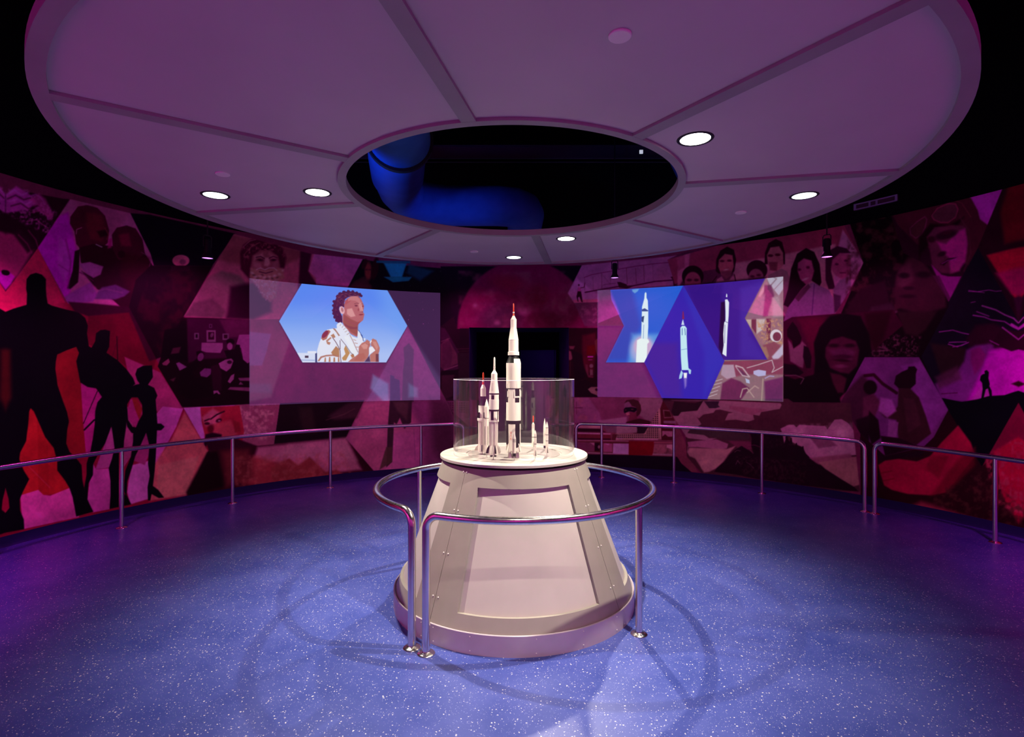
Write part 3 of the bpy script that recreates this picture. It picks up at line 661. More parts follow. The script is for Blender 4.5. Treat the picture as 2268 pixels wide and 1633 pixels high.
# ------------------------------------------------------------------ printed mural and projected pictures
# Artwork lists. P polygon, E ellipse, L line, N mottling, G lattice, S stars, C/c clip on/off. Blue shape in the dark left of the big moon: a painted-in reflection.
# Three numbers after the letter: print colour, or projector light painted as glow (sRGB); positions are tracing coordinates, mapped onto the round wall by uv_of below.
MURAL_ART = '''P 137 56 93 1 1 0,380 2268,380 2268,1200 0,1200
P 233 7 95 1 1 0,640 83,549 145,672 0,900
P 161 7 59 1 1 0,700 150,668 290,680 345,795 405,905 462,1000 415,1095 0,1200
P 237 55 106 20 .9 0,560 83,549 130,640 150,700 60,760 0,760
P 151 42 35 14 .9 120,770 180,760 192,1000 150,1040 120,900
P 197 53 42 4 1 40,900 110,900 170,1090 40,1100
P 176 46 35 1 .8 82,930 105,985 108,1095 84,1090
P 237 124 186 1 1 44,1097 84,1085 95,1096 110,1098 155,1080 175,1145 50,1172
P 196 59 146 1 1 178,845 215,862 230,880 215,1000 190,1010 183,930
P 120 7 42 3 1 195,700 290,690 345,795 330,850 250,790 190,760
P 194 79 130 2 1 275,790 355,825 405,905 345,940 290,860
P 122 7 40 3 1 340,905 388,945 360,1000 335,990
P 237 137 212 1 1 405,905 390,945 350,1020 340,1030 330,990 320,945 360,900
P 237 160 125 5 1 408,912 462,1000 415,1096 330,1110 340,1030 380,970
P 237 204 142 4 .8 350,1030 440,1010 415,1094 345,1105
P 200 124 166 1 1 225,1000 245,945 265,990 245,1035 210,1040
P 231 134 196 1 1 205,1025 212,1040 240,1037 246,1070 242,1128 205,1135 192,1110 197,1070
P 237 175 223 2 1 292,1030 330,1020 331,1060 328,1105 288,1117 281,1090 284,1065
P 201 117 153 1 1 253,940 282,900 300,960 290,1010 270,1040
P 185 85 137 2 1 300,960 325,950 332,1000 320,1030 295,1020
P 197 69 141 1 1 288,884 303,884 314,900 315,915 306,932 302,950 285,930 281,910
P 177 62 49 1 1 292,884 303,884 315,905 308,930 298,905
L 237 164 214 0.8 0.8 .5 60,1030 85,1055 110,1080
P 7 11 14 1 1 0,695 30,683 58,675 59,650 57,640 58,618 66,608 79,604 92,608 101,618 101,640 102,655 105,672 115,677 148,686 173,691 188,704 194,721 192,738 196,766 190,790 178,790 168,768 148,775 126,785 123,800 122,817 127,854 138,886 148,913 152,933 148,953 146,982 153,1000 166,1012 180,1030 182,1064 190,1101 206,1133 168,1144 160,1101 153,1081 143,1064 126,1042 126,1022 118,992 99,968 86,938 74,911 67,904 64,911 62,938 57,977 44,1002 42,1017 52,1042 64,1061 49,1091 43,1106 44,1131 52,1150 53,1172 0,1182 0,1150 20,1125 18,1105 0,1040
P 7 13 14 1 1 178,770 195,766 202,770 210,756 212,738 222,731 232,730 243,733 241,768 235,781 259,797 279,817 294,837 299,850 289,858 290,880 281,895 279,943 274,977 272,1017 264,1052 269,1089 279,1098 290,1117 242,1127 244,1098 244,1066 240,1037 247,1017 253,992 249,963 246,944 232,982 217,1005 206,1027 205,1052 195,1071 193,1106 205,1134 190,1110 186,1080 191,1050 191,1027 200,997 205,970 209,940 210,911 215,891 225,879 212,860 193,857 177,847 168,800
P 8 14 17 1 1 299,829 303,817 316,810 336,809 338,835 331,846 327,852 341,859 348,876 344,885 346,911 348,938 356,938 364,945 356,953 347,953 346,977 344,1015 342,1042 338,1076 350,1085 363,1102 351,1103 335,1094 332,1109 327,1108 326,1079 331,1054 327,1027 330,987 323,958 311,985 299,1010 291,1037 281,1066 280,1096 290,1117 272,1086 277,1042 289,1012 294,977 294,962 306,933 315,918 314,896 304,880 291,880 280,892 281,870 290,856 300,852 309,850 303,842
P 7 14 15 0.8 1 281,900 283,930 293,945 305,948 300,962 290,958 281,945 277,920
L 7 12 12 1.6 0.8 1 215,866 184,938
L 7 12 13 3.5 0.8 1 208,930 186,952
L 87 7 42 1.4 0.8 .9 262,745 248,790
L 38 7 19 2.2 0.8 .9 258,745 260,800
P 138 52 26 10 .5 0,770 22,775 24,880 0,930
P 59 7 36 1 1 0,380 0,430 60,425 140,440 153,441 83,549 30,622 0,660
P 219 66 138 8 1 0,520 45,510 78,545 40,610 0,640
P 237 79 219 4 .9 12,430 35,412 62,428 80,445 60,470 12,470
P 230 71 175 5 .8 60,440 85,428 100,440 118,475 105,500 85,470
P 53 7 35 5 .9 10,475 50,465 95,470 120,500 90,545 60,560 30,520 10,510
N 237 101 210 5 .7 3 12,418 60,420 125,470 110,520 60,500 12,470
L 237 102 183 2 2 .8 60,490 80,486 95,498 106,505
L 237 120 237 3 3 .8 14,432 30,420 48,432 60,426
L 237 116 237 3 3 .7 20,446 38,440 55,452 70,446
L 237 103 227 3 3 .7 62,436 78,430 92,440 98,452
L 80 7 46 3 3 .8 16,440 34,432 52,442 66,438
L 79 7 45 3 3 .8 24,456 45,450 62,462 82,456
L 237 88 178 3 3 .7 70,470 88,466 104,478 116,474
L 217 69 143 2 3 .7 40,520 60,540 70,560
L 219 70 144 2 3 .7 62,510 78,530 84,548
P 237 7 237 3 1 0,595 18,600 32,612 24,628 0,655
E 30 7 22 1.5 1 13,604 8 6 10
C 155,441 288,472 333,562 345,592 345,700 150,672 83,549
P 219 121 179 1 1 80,430 350,430 350,700 80,700
P 237 7 237 6 1 80,500 150,470 170,560 150,670 80,640
P 194 102 150 10 .8 160,440 290,470 250,520 180,480
P 237 7 237 3 1 85,545 118,504 140,504 158,530 162,575 150,640 140,665
P 93 7 47 1.2 1 155,480 172,457 192,454 215,460 232,478 241,510 238,538 225,548 205,545 200,560 178,552 168,540 164,512 154,495
P 59 7 32 1.5 1 175,548 205,540 250,545 320,560 345,600 345,700 290,700 250,665 215,640 205,620 178,580
P 88 7 46 1.2 1 247,520 258,504 280,499 300,506 315,530 320,560 300,580 262,575 250,555
P 206 7 139 4 .9 240,530 247,528 246,548 238,550
L 237 164 206 1.5 1 .9 168,518 169,508 180,504
P 47 7 28 2 1 165,556 176,552 174,600 172,625 155,640 148,638 160,600
P 196 106 183 2 1 174,584 198,580 228,590 222,608 205,616 185,600
P 123 84 143 3 1 202,662 225,636 255,630 288,645 275,656 255,663
P 176 91 188 4 1 140,658 170,640 200,625 215,650 205,668 170,672 150,672
P 45 7 28 3 1 180,600 205,615 215,640 205,630
P 74 7 32 8 .8 270,560 330,570 335,640 290,650 265,610
L 160 98 135 1.5 1 .8 312,558 335,572 330,590
P 124 32 52 6 .9 190,470 225,475 235,510 225,535 200,530 190,500
P 48 7 23 4 .9 214,512 234,508 238,520 222,526
L 237 226 236 2 1.2 .9 212,541 225,547
L 184 81 74 2 2 .7 232,505 240,520 236,530
P 166 7 78 5 .7 262,520 285,515 290,545 268,545
E 51 7 29 2 .8 268,563 8 8 0
P 237 98 237 4 .8 128,520 150,540 155,590 142,630 126,590
L 174 7 156 3 3 .7 145,530 156,580 150,640
L 172 7 156 2 2 .6 128,585 150,600
L 133 7 99 2 1.5 .8 176,603 190,610 206,622
L 164 117 164 2 3 .8 205,645 235,640 270,648
c
P 65 7 41 3 1 150,668 205,672 290,680 345,795 330,800 285,692 195,700 165,690
P 19 7 27 1 1 288,472 330,475 520,517 469,589 340,588 333,562
P 29 7 20 2 1 333,588 470,589 408,701 405,704 358,790 345,795 285,680 300,620
N 64 7 32 26 .8 5 333,600 465,595 408,700 358,790 300,690
E 223 123 149 1 1 400,577 19 13 0
P 49 7 34 1 1 378,588 420,588 420,600 378,600
E 101 65 88 2 .6 404,580 7 6 0
P 28 7 16 0.8 1 401.2,703.5 552.2,705.5 552.2,897.5 413.3,901.6 402.6,901.6 348.7,811.3 355.4,792.4
P 63 7 51 3.8 1 413.3,704.8 552.2,706.2 552.2,762.8 522.5,792.4 444.3,795.1 416,803.2
P 101 49 80 4.3 .9 484.8,707.5 552.2,706.2 552.2,746.6 505,748
P 16 7 12 3.2 1 363.5,730.4 390.4,725 403.9,710.2 412,711.6 414.7,800.5 355.4,792.4
P 159 110 148 0.8 1 522.5,762.8 529.2,741.2 552.2,740.5 552.2,801.9 544.1,807.3 538.7,801.9 533.3,770.9
P 118 116 116 0.8 1 429.5,737.2 440,737.2 440,751.3 429.5,751.3
P 32 7 24 0.8 1 432.5,739.9 437.3,739.9 437.3,748 432.5,748
P 134 117 125 0.8 1 456.5,731.1 477,731.1 477.4,757.4 457.1,757.4
P 49 7 32 0.8 1 460.5,735.1 473.7,735.1 473.7,752 460.5,752
E 119 116 114 1.1 .8 468.6,741.9 3.4 5.4 20
P 109 92 110 0.8 1 462.5,717.6 469.3,717.6 469.3,726.4 462.5,726.4
P 46 7 31 0.8 1 464.3,719.4 467.5,719.4 467.5,724.4 464.3,724.4
P 122 117 120 0.8 1 492.2,738.5 506.3,738.5 506.3,752.7 492.2,752.7
P 51 7 33 0.8 1 495.3,741.2 503,741.2 503,749.3 495.3,749.3
P 154 120 141 0.8 1 445.7,758.7 492.9,759.4 492.9,770.9 487.5,781.6 456.5,780.3 445,776.3
P 24 7 19 1.1 1 495.6,776.3 518.5,773.6 522.5,762.8 530.6,763.5 533.3,792.4 552.2,808.6 552.2,832.9 536,824.8 518.5,824.8 509,811.3
E 24 7 17 0.8 1 509.7,756.7 9.2 6.5 10
E 157 120 144 0.8 1 508.4,766.8 6.1 8.1 0
P 165 122 150 0.8 1 483.4,804.6 498.2,796.5 511.7,793.8 516.4,799.2 510.4,815.3 500.9,822.7 487.5,815.3
E 26 7 19 1.3 .8 507.7,801.9 5.4 4 0
P 21 7 13 1.6 1 424.1,804.6 436.3,792.4 433.6,778.9 444.3,776.3 452.4,784.3 443,801.9 441.6,811.3 425.5,824.8 433.6,835.6 464.6,835.6 465.9,878.7 420.1,885.4 390.4,867.9 397.2,824.8
E 119 80 113 0.8 1 443.7,790.4 6.7 9.4 20
P 127 81 126 1.1 1 441.6,824.8 452.4,815.3 468.6,816.7 465.9,828.8 457.8,835.6 444.3,832.9
P 48 7 33 2.2 1 465.9,811.3 482.1,805.9 490.2,824.8 490.2,865.2 471.3,862.5
P 145 87 105 0.8 1 358.1,804.6 372.9,793.8 375.6,801.9 368.9,809.3 360.8,808.6
P 148 110 145 0.8 1 389.1,804.6 395.8,801.9 413.3,812.6 397.2,820.7
P 95 61 66 2.2 .8 377,784.3 395.8,781.6 399.9,768.2 382.3,770.9
P 161 123 146 0.8 1 503.6,845 511.1,831.5 518.5,827.5 517.1,839.6 509,849
P 136 100 121 0.8 1 526.5,836.9 552.2,836.2 552.2,843.6 530.6,843
P 147 106 125 0.8 1 503.6,862.5 509,857.1 552.2,857.8 552.2,866.5
P 133 100 117 0.8 1 527.9,851.7 531.9,845 538.7,851.7
P 170 125 154 0.8 1 472,865.2 482.1,864.5 487.5,872.6 483.4,872.6 479.4,869.2 472.6,873
P 109 78 75 2.2 .8 375.6,840.9 389.1,835.6 383.7,845
C 517,518 690,562 803,574 769,640 690,705 552,708 406,701
P 218 122 145 1 1 400,500 820,500 820,720 400,720
P 166 93 100 8 1 500,515 690,560 600,600 480,575
P 147 126 114 6 1 406,701 440,640 455,615 490,600 530,610 552,640 552,708
P 56 7 43 9 1 510,635 560,625 600,650 600,690 560,708 500,706 505,680
P 108 97 86 6 .9 408,700 430,670 470,660 500,690 490,704
P 88 7 50 4.5 1 531.2,560.7 538.3,542.3 558,529.6 583.4,528.2 608.8,538.1 625.7,550.8 633.6,570.5 629.1,593.1 620.1,595.9 614.4,567.7 597.5,555 574.9,555 561.4,566.3 555.2,587.5 553.8,621.3 532.6,595.9
N 196 108 118 4 .8 81 535.4,542.3 625.7,531 632.8,584.7 620.1,556.4 558,556.4 541.1,593.1
L 226 162 161 1.4 1.1 .8 538.3,546.6 552.4,533.9 569.3,529.6 586.2,528.2
L 200 128 119 1.4 1.1 .8 541.1,562.1 558,545.1 574.9,536.7
P 174 101 107 4.5 1 558,566.3 574.9,555 597.5,555 614.4,567.7 618.7,587.5 608.8,607.2 586.2,612.9 566.5,607.2 556.6,590.3
P 237 176 172 4.5 .8 562.2,566.3 580.6,560.7 584.8,570.5 572.1,570.5 562.2,576.2
P 215 146 153 4.5 .8 594.7,560.7 611.6,567.7 613,577.6 598.9,572
P 237 192 181 3.4 .9 586.2,570.5 594.7,570.5 597.5,584.7 591.9,589.7 584.8,588
E 64 7 43 2.8 1 575.5,575.6 6.2 2.3 8
E 65 7 43 2.8 1 605.4,575.6 5.6 2.3 -6
L 81 7 52 2 1.1 .9 566.5,570 576.4,567.7 584.8,572.2
L 82 7 53 2 1.1 .9 595.3,571.7 604.6,567.7 613,570.5
P 213 146 149 4.5 .8 560.8,579 574.9,581.8 580.6,593.1 569.3,597.3 560.8,590.3
P 187 123 131 4.5 .8 603.2,581.8 615.9,579 614.4,593.1 601.7,595.9
P 208 160 134 4.5 1 553.8,593.1 569.3,595.9 586.2,597.3 608.8,594.5 624.3,593.1 630,615.7 614.4,624.2 610.2,658 597.5,669.3 580.6,658 569.3,635.4 558,624.2 552.4,612.9
L 237 237 223 1.7 1.1 .9 566.5,597.3 576.4,593.1 586.2,597.3 594.7,593.1 606,593.1 613,598.8
L 70 7 47 1.7 1.1 .9 573.5,601.6 587.6,605 603.2,601
E 237 237 219 2.3 .8 558,604.4 4 2.5 30
E 237 237 218 2.3 .8 565.1,612.9 4.2 2.5 -20
E 237 237 201 2.3 .8 574.9,611.5 4 2.3 10
E 237 237 219 2.3 .8 584.8,614.3 4 2.5 -30
E 237 237 202 2.3 .8 596.1,612.9 4.2 2.3 20
E 237 237 221 2.3 .8 607.4,610.6 4 2.5 -20
E 237 237 202 2.3 .8 618.7,607.2 4 2.5 30
E 237 237 203 2.3 .8 625.7,598.8 2.8 2.3 30
E 93 70 63 2.3 .8 561.4,608.9 2.8 1.4 10
E 93 69 63 2.3 .8 570.1,616.3 2.8 1.4 -10
E 94 69 64 2.3 .8 580.6,608.6 2.5 1.4 20
E 93 69 64 2.3 .8 591.3,617.1 2.8 1.4 -10
E 93 69 64 2.3 .8 602.3,616.3 2.8 1.4 30
E 93 69 64 2.3 .8 613.6,614.3 2.8 1.4 -20
N 237 237 210 4 .8 82 558,618.5 614.4,618.5 608.8,658 591.9,669.3 574.9,652.4
P 77 7 54 4 1 665,555 690,560 682,600 700,628 699,640 660,640
P 237 140 204 1.5 1 696,560 803,573 769,640 700,640 699,615 683,600
c
P 14 15 22 1 1 803,574 860,585 1018,597 1012,727 975,735 975,900 880,720 769,638
P 66 39 42 4 1 770,640 785,622 805,612 822,632 825,650 770,650
E 139 63 55 4 1 815,600 8 20 0
E 56 7 30 2 1 806,585 5 12 20
E 64 7 35 2 .8 811,597 3 1.5 0
E 64 7 35 2 .8 819,597 3 1.5 0
E 48 7 24 2 1 830,595 8 25 10
P 36 198 216 3 1 849,582 900,583 893,605 890,614 865,614
P 25 171 173 2 1 849,613 912,613 905,622 870,625
P 20 142 153 2 .9 833,577 908,578 908,583 833,582
P 23 95 107 6 .9 905,585 960,600 930,622 900,605
S 24 1 881 600 1012 722
P 14 20 20 6 .8 669,627 857,642 902,722 855,803 670,803 618,712
P 40 21 29 0.8 1 972.5,725 1012.1,693.8 1012.1,728.1 1040.2,729.2 1040.2,1012.5 1001.7,1012.5 972.5,887.5
P 70 38 60 1.2 1 975.6,725 985,727.1 1016.2,779.2 1020.4,814.6 1010,818.8 975.6,825
P 108 74 79 1.7 1 975.6,762.5 991.2,747.9 1011,783.3 1014.2,804.2 982.9,818.8 975.6,812.5
P 88 57 70 1.7 .9 978.8,760.4 995.4,754.2 1001.7,783.3 997.5,812.5 977.7,816.7
L 140 131 109 1.2 0.8 .9 976.7,756.2 995.4,749
L 138 110 108 2.5 0.8 .9 1013.1,783.3 1015.2,808.3 997.5,814.6 982.9,819.8
P 49 39 39 1.2 1 1012.1,781.2 1040.2,781.2 1040.2,887.5 1018.3,887.5
L 102 78 71 1 0.8 1 1010,772.9 1039.2,771.9
L 76 56 51 1 0.8 1 1016.2,778.1 1039.2,777.1
P 73 52 53 1.7 1 977.7,829.2 1005.8,829.2 1002.7,877.1 985,883.3 976.7,862.5
P 29 21 23 2.1 1 976.7,820.8 1016.2,818.8 1012.1,829.2 977.7,831.2
P 156 112 129 0.8 1 988.8,887.5 1068.3,888.5 1068.3,970.8 1001.7,912.5
G 74 50 48 5 3.1 991.2,889.6 1049.6,889.6 1049.6,918.8 1001.7,910.4
P 110 92 83 8.3 .8 1028.8,887.5 1047.5,887.5 1047.5,970.8 1028.8,970.8
P 152 100 128 1 1 902,722 990,892 1010,935 1018,1035 800,1046 766,970 806,898
P 221 157 162 16 1 800,890 860,880 900,890 930,950 870,1045 800,1046 770,970
P 99 63 78 16 1 950,880 1000,890 1012,1000 990,1030 960,1000
P 232 167 189 16 .9 870,960 930,950 940,1040 850,1045
P 70 76 99 1 1 864,830 872,833 873,838 884,842 886,890 863,890
P 85 85 70 2 1 893,770 905,760 916,775 914,820 916,890 890,890 892,820 895,800
P 70 61 56 1.5 1 863,886 912,886 910,935 895,950 885,925 878,940 872,935 868,1023 855,1035 858,950
P 109 96 80 5 .8 870,890 905,890 900,930 880,910
P 95 94 61 2 .9 855,990 868,990 868,1023 840,1040 850,1005
L 169 129 141 1 0.8 .9 916,950 919,1020
L 152 145 120 0.8 0.8 .8 902,722 960,830 1010,935
P 33 25 25 1 1 620,893 806,886 765,970 572,986
P 85 71 63 6 .8 770,893 805,887 790,925 740,930 725,922
L 109 97 78 2 1.5 .8 722,930 760,918 785,905
P 58 58 40 8 .8 660,900 690,900 700,960 670,960
C 406,903 552,895 619,894 606,984 565,989 460,999
P 237 180 237 1 1 400,890 620,890 620,1000 400,1000
P 178 126 127 3 1 520,895 620,892 620,1000 500,1000
N 227 211 172 7 1 4 524,900 610,893 600,975 540,970
P 197 59 70 1.2 1 443,902 530,898 540,955 535,985 520,1000 455,1000 452,960 446,935
P 237 160 157 5 .9 446,925 470,905 490,915 480,940 455,945
P 218 113 101 5 1 470,940 510,930 525,960 500,985 470,975
L 55 7 33 3 1.5 1 453,932 463,928
L 54 7 32 3 1.5 1 466,928 480,918 496,911
E 73 7 40 1.5 1 458,938 6 3 0
E 72 7 40 1.5 1 484,931 7 4 -20
E 237 237 205 1 .8 485,932 3 1.5 0
E 98 7 34 4 .9 466,950 7 10 10
P 42 7 32 3 1 450,985 455,962 470,958 490,962 493,985 480,975 465,972 455,990
P 160 59 54 3 1 515,930 530,935 533,955 520,958
P 57 7 36 3 1 455,975 520,970 570,988 520,1000 462,1000
c
P 59 7 29 1 1 460,999 571,987 765,970 830,1046 840,1060 415,1098
P 220 176 165 7 1 570,990 765,970 800,1040 720,1050 640,1030 560,1020
P 227 204 176 10 1 640,985 765,972 790,1020 700,1015 610,1010
P 188 92 79 9 1 560,1010 640,1030 700,1055 640,1072 540,1075 500,1050
P 173 94 71 4 1 600,1034 640,1015 660,1030 685,1012 705,1030 720,1045 745,1040 760,1050 700,1064 600,1072
P 33 7 18 5 1 458,1002 480,1000 500,1075 415,1100 412,1090
P 126 64 53 14 1 490,1000 550,995 560,1060 500,1078
N 206 147 109 9 .5 12 520,1010 760,1000 780,1050 520,1080
P 22 7 27 1 1 975,590 1290,588 1262,650 1300,728 1012,728
C 975,585 1290,585 1258,650 1300,722 1300,728 1010,728
E 135 7 79 4 1 1160,728 148 152 0
E 91 56 73 24 1 1110,705 50 36 0
N 154 85 102 34 .8 21 1015,600 1300,600 1300,727 1015,727
E 124 7 58 12 .9 1190,655 24 26 0
E 102 7 50 12 .9 1215,710 45 20 0
E 138 7 57 14 .8 1125,625 36 16 10
E 104 7 54 8 .8 1272,690 14 26 25
E 178 150 146 6 .9 1101,715 6 5 0
E 171 131 139 5 .9 1052,676 4 4 0
E 228 147 177 8 .7 1160,690 12 8 0
N 151 110 112 12 .3 22 1030,650 1290,640 1290,725 1030,725
c
P 205 134 181 0.8 1 1288.1,587.4 1482,567.7 1524,561.5 1524,633.1 1324,715.8 1299.3,715.8 1257.3,649.1
P 237 166 220 3.5 .9 1257.3,649.1 1277,617 1326.4,654.1 1326.4,666.4 1268.4,666.4
P 237 136 165 0.8 1 1267.2,664 1324,662.1 1324,671.4 1270.9,671.4
P 124 70 98 0.8 1 1270.9,670.7 1324,668.9 1324,722 1294.3,722
N 170 119 133 6 .8 31 1272.1,673.8 1324,672.6 1324,722 1294.3,715.8
L 138 7 82 1.1 0.8 1 1293.1,614.6 1309.1,608.4 1331.4,604.1 1353.6,600.4 1375.8,594.8 1412.8,588.6 1449.9,583.7 1480.7,581.2
L 98 7 67 2.7 0.8 1 1295.6,647.3 1326.4,641.7 1369.6,634.3 1400.5,633.1 1449.9,623.2 1490.6,620.1
L 160 93 124 0.8 0.8 1 1294.3,615.2 1294.9,644.2
L 159 93 124 0.8 0.8 1 1312.8,613.3 1313.5,641.7
L 141 64 97 1 0.8 1 1332,605.3 1332.6,638
L 162 93 124 0.8 0.8 1 1351.1,603.5 1351.7,629.4
L 144 64 97 1.2 0.8 1 1386.9,593.6 1388.8,629.4
L 143 65 97 1.1 0.8 1 1407.3,593.6 1409.1,628.1
L 146 65 98 1.1 0.8 1 1425.2,586.2 1426.4,623.2
L 168 94 129 0.8 0.8 1 1444.9,584.9 1446.2,618.3
L 162 93 124 0.8 0.8 .9 1331.4,605.3 1351.1,629.4
L 135 64 96 1 0.8 1 1335.1,631.9 1338.8,630 1363.5,626.9
P 71 7 37 0.8 1 1366.5,624.4 1373.3,624.4 1386.9,629.4 1389.4,634.3 1404.2,633.1 1388.1,639.3 1370.9,636.8
P 85 7 43 0.8 1 1490.6,612.1 1494.3,607.8 1497.4,609.6 1501.7,620.7 1500.5,632.5 1491.2,633.1 1490,619.5 1484.4,613.3
P 37 7 33 0.8 1 1482,581.2 1486.9,576.3 1498,577.5 1499.9,587.4 1499.3,602.2 1497.4,592.3 1494.3,586.2 1485.7,584.9
E 86 7 40 0.8 1 1281.6,631.2 1.7 2.2 0
P 237 107 184 0.8 1 1279.5,634.9 1286.3,636.8 1286.3,645.4 1278.9,644.8
P 61 7 33 0.8 1 1278.9,644.8 1286.3,645.4 1288.1,655.3 1290,668.9 1287.5,668.9 1282.6,656.5 1279.5,659 1280.7,667.7 1278.9,667.7 1276.4,656.5
L 97 7 48 1.4 0.8 1 1285.7,637.4 1293.1,636.2 1294.9,626.9
L 194 93 152 1.2 0.8 1 1280.1,638 1277.7,649.1
P 110 48 81 1 1 1478,575 1510,560 1740,510 1860,470 1873,507 1912,582 1878,650 1850,694 1735,710 1500,640
C 1478,575 1740,500 1860,470 1873,507 1912,582 1878,650 1850,694 1735,712 1500,650
P 178 72 103 1 1 1470,500 1900,460 1900,560 1850,545 1700,575 1560,600 1470,640
P 223 162 168 4 1 1625,583 1690,572 1750,560 1850,540 1860,700 1620,700
P 227 162 199 3 1 1866,508 1915,582 1880,650 1845,640 1850,570
P 232 138 171 3 1 1515,562 1528,560 1524,600 1500,640 1500,600
P 200 96 130 3 1 1498,570 1516,566 1516,592 1502,600
E 44 7 23 1.3 1 1534,612 24 24 0
E 197 95 120 2 1 1534,624 18 22 0
E 83 7 47 2 .9 1526,620 6 3 0
E 83 7 47 2 .9 1542,620 5 3 0
P 47 7 24 1.5 1 1585,600 1586,575 1595,555 1610,546 1625,553 1630,575 1626,600 1615,610 1590,605
P 212 112 123 2 1 1592,575 1605,562 1622,565 1625,590 1618,610 1608,618 1597,608 1590,590
E 90 7 44 1.5 .9 1599,578 5 2.5 0
E 91 7 44 1.5 .9 1615,577 5 2.5 0
E 237 237 201 1.5 .8 1608,597 5 1.5 -10
P 127 68 85 3 .7 1596,600 1620,600 1620,625 1600,625
P 217 142 166 2 1 1575,650 1588,618 1598,612 1604,622 1615,620 1622,610 1630,618 1640,650
L 62 7 33 2 1 1 1577,625 1587,612
L 60 7 32 2 1 1 1626,608 1629,622
E 56 7 34 1.5 1 1676,598 23 22 0
E 172 97 121 2 1 1674,615 17 20 0
E 74 7 45 2 .9 1666,612 5 2.5 0
E 77 7 46 2 .9 1680,609 5 2.5 0
P 50 7 26 1.5 1 1693,585 1694,560 1702,538 1718,529 1732,536 1738,560 1738,585
P 215 134 139 2 1 1698,565 1706,548 1725,545 1734,560 1735,585 1725,600 1708,600 1700,585
E 84 7 37 1.5 .9 1706,566 6 3 0
E 84 7 37 1.5 .9 1722,564 6 3 0
P 131 61 72 3 .8 1702,580 1722,580 1720,600 1705,598
P 165 143 134 2 1 1700,610 1730,595 1742,600 1760,640 1750,712 1700,640
P 164 135 163 1.5 1 1735,712 1750,665 1790,630 1800,625 1835,642 1845,660 1850,694
P 38 7 23 1.8 1 1735,675 1745,640 1752,595 1765,562 1785,549 1803,558 1815,585 1819,625 1815,633 1795,620 1775,640 1760,660 1745,680
P 207 99 146 2.5 1 1767,582 1780,572 1797,577 1803,600 1797,622 1785,630 1772,618 1766,600
E 100 7 63 2 .9 1770,597 4 3 0
E 100 7 63 2 .9 1789,592 4 3 0
E 237 237 222 2 .8 1783,618 7 2 -20
P 104 68 84 2 1 1775,640 1790,628 1795,635 1768,668 1760,660
L 95 57 118 2 1.5 .8 1803,630 1798,696
P 76 7 55 2 1 1828,620 1828,575 1835,555 1855,545 1875,550 1884,560 1860,562 1845,580 1840,600 1850,640 1835,640
P 201 98 141 3 1 1843,575 1860,560 1880,562 1885,585 1882,605 1868,620 1850,610 1840,595
E 94 7 68 2 .9 1853,585 4 2.5 0
E 95 7 68 2 .9 1873,577 4 2.5 0
L 105 7 66 2 1.5 .9 1860,604 1872,604
P 161 132 154 3 1 1845,640 1860,620 1880,612 1885,630 1870,665 1862,675 1848,660
P 87 58 82 3 1 1845,650 1862,655 1860,690 1848,692
c
P 23 7 13 1 1 1873,470 1965,455 2060,440 2105,640 2100,690 2160,800 2095,900 2035,791 1915,791 1850,892 1860,700 1912,582
N 91 48 52 16 .9 41 1880,470 2000,460 2000,690 1870,690
P 57 25 38 6 1 1905,640 1960,620 1975,690 1870,700 1880,670
P 78 51 62 6 1 1930,680 1975,670 1985,690 1925,690
P 85 42 54 7 1 1985,610 2010,570 2035,565 2060,600 2095,640 2095,680 2040,700 1985,680 1978,650
P 117 71 81 8 .8 1990,595 2015,580 2025,620 2000,640 1985,630
E 26 7 15 4 .9 2002,610 12 6 0
E 29 7 17 5 .9 2045,608 16 7 0
E 37 7 24 3 .8 2012,638 12 4 0
E 36 7 23 3 .8 2010,656 16 4 0
P 65 41 40 6 1 1985,690 2075,690 2050,730 2030,745 2005,740
N 152 97 113 4 .7 44 1925,735 2040,745 2030,790 1920,790
L 136 87 119 4 3 .8 1960,712 1985,690
L 169 137 134 2 1.5 .7 1948,735 1956,738
L 138 97 109 3 2 .8 1925,778 1965,776
L 138 97 109 3 2 .8 1930,765 1965,773
C 1968,462 2231,391 2256,380 2132,625 2131,612 2100,668 2060,590 2000,560
P 62 7 43 1 1 1960,380 2260,380 2260,700 1960,700
P 237 72 237 2 1 2100,400 2250,380 2190,500 2160,490 2150,440
P 100 34 56 2.5 1 2040,448 2080,432 2120,427 2150,438 2165,465 2170,485 2190,500 2185,520 2170,560 2150,590 2090,560 2030,540 1990,500 1970,465
P 235 143 176 4 .9 2038,445 2080,433 2060,455 2045,452
P 202 76 123 1.2 .8 2062,478 2075,460 2100,449 2117,450 2123,463 2117,482 2100,494 2082,494 2067,487
P 117 65 79 1.2 1 2064,478 2077,462 2100,452 2115,453 2120,464 2115,480 2100,491 2083,491 2069,485
P 154 63 112 1.2 .8 2014,505 2030,490 2048,478 2054,485 2050,505 2042,520 2028,529 2015,520
P 97 50 57 1.2 1 2016,506 2031,492 2048,481 2051,487 2047,504 2040,518 2028,526 2018,518
P 41 7 24 5 1 2035,525 2060,495 2120,500 2135,480 2100,500 2070,530 2040,560 2035,580
P 133 60 92 4 1 2052,525 2070,503 2110,498 2135,500 2142,530 2140,560 2130,590 2110,606 2085,605 2065,590 2060,560
P 237 60 181 5 1 2075,535 2095,540 2125,510 2138,505 2143,540 2138,580 2120,600 2105,600 2100,570 2085,555
E 64 7 44 4 .95 2095,520 24 9 -15
E 67 7 38 4 .9 2062,530 9 7 0
E 58 7 41 3 .9 2086,562 10 5 -20
P 55 7 34 2 1 2082,585 2100,572 2118,570 2100,578 2090,588
P 232 77 173 5 .9 2110,590 2130,580 2125,600 2105,605
L 156 81 85 2 2 .8 2100,436 2130,450 2150,480
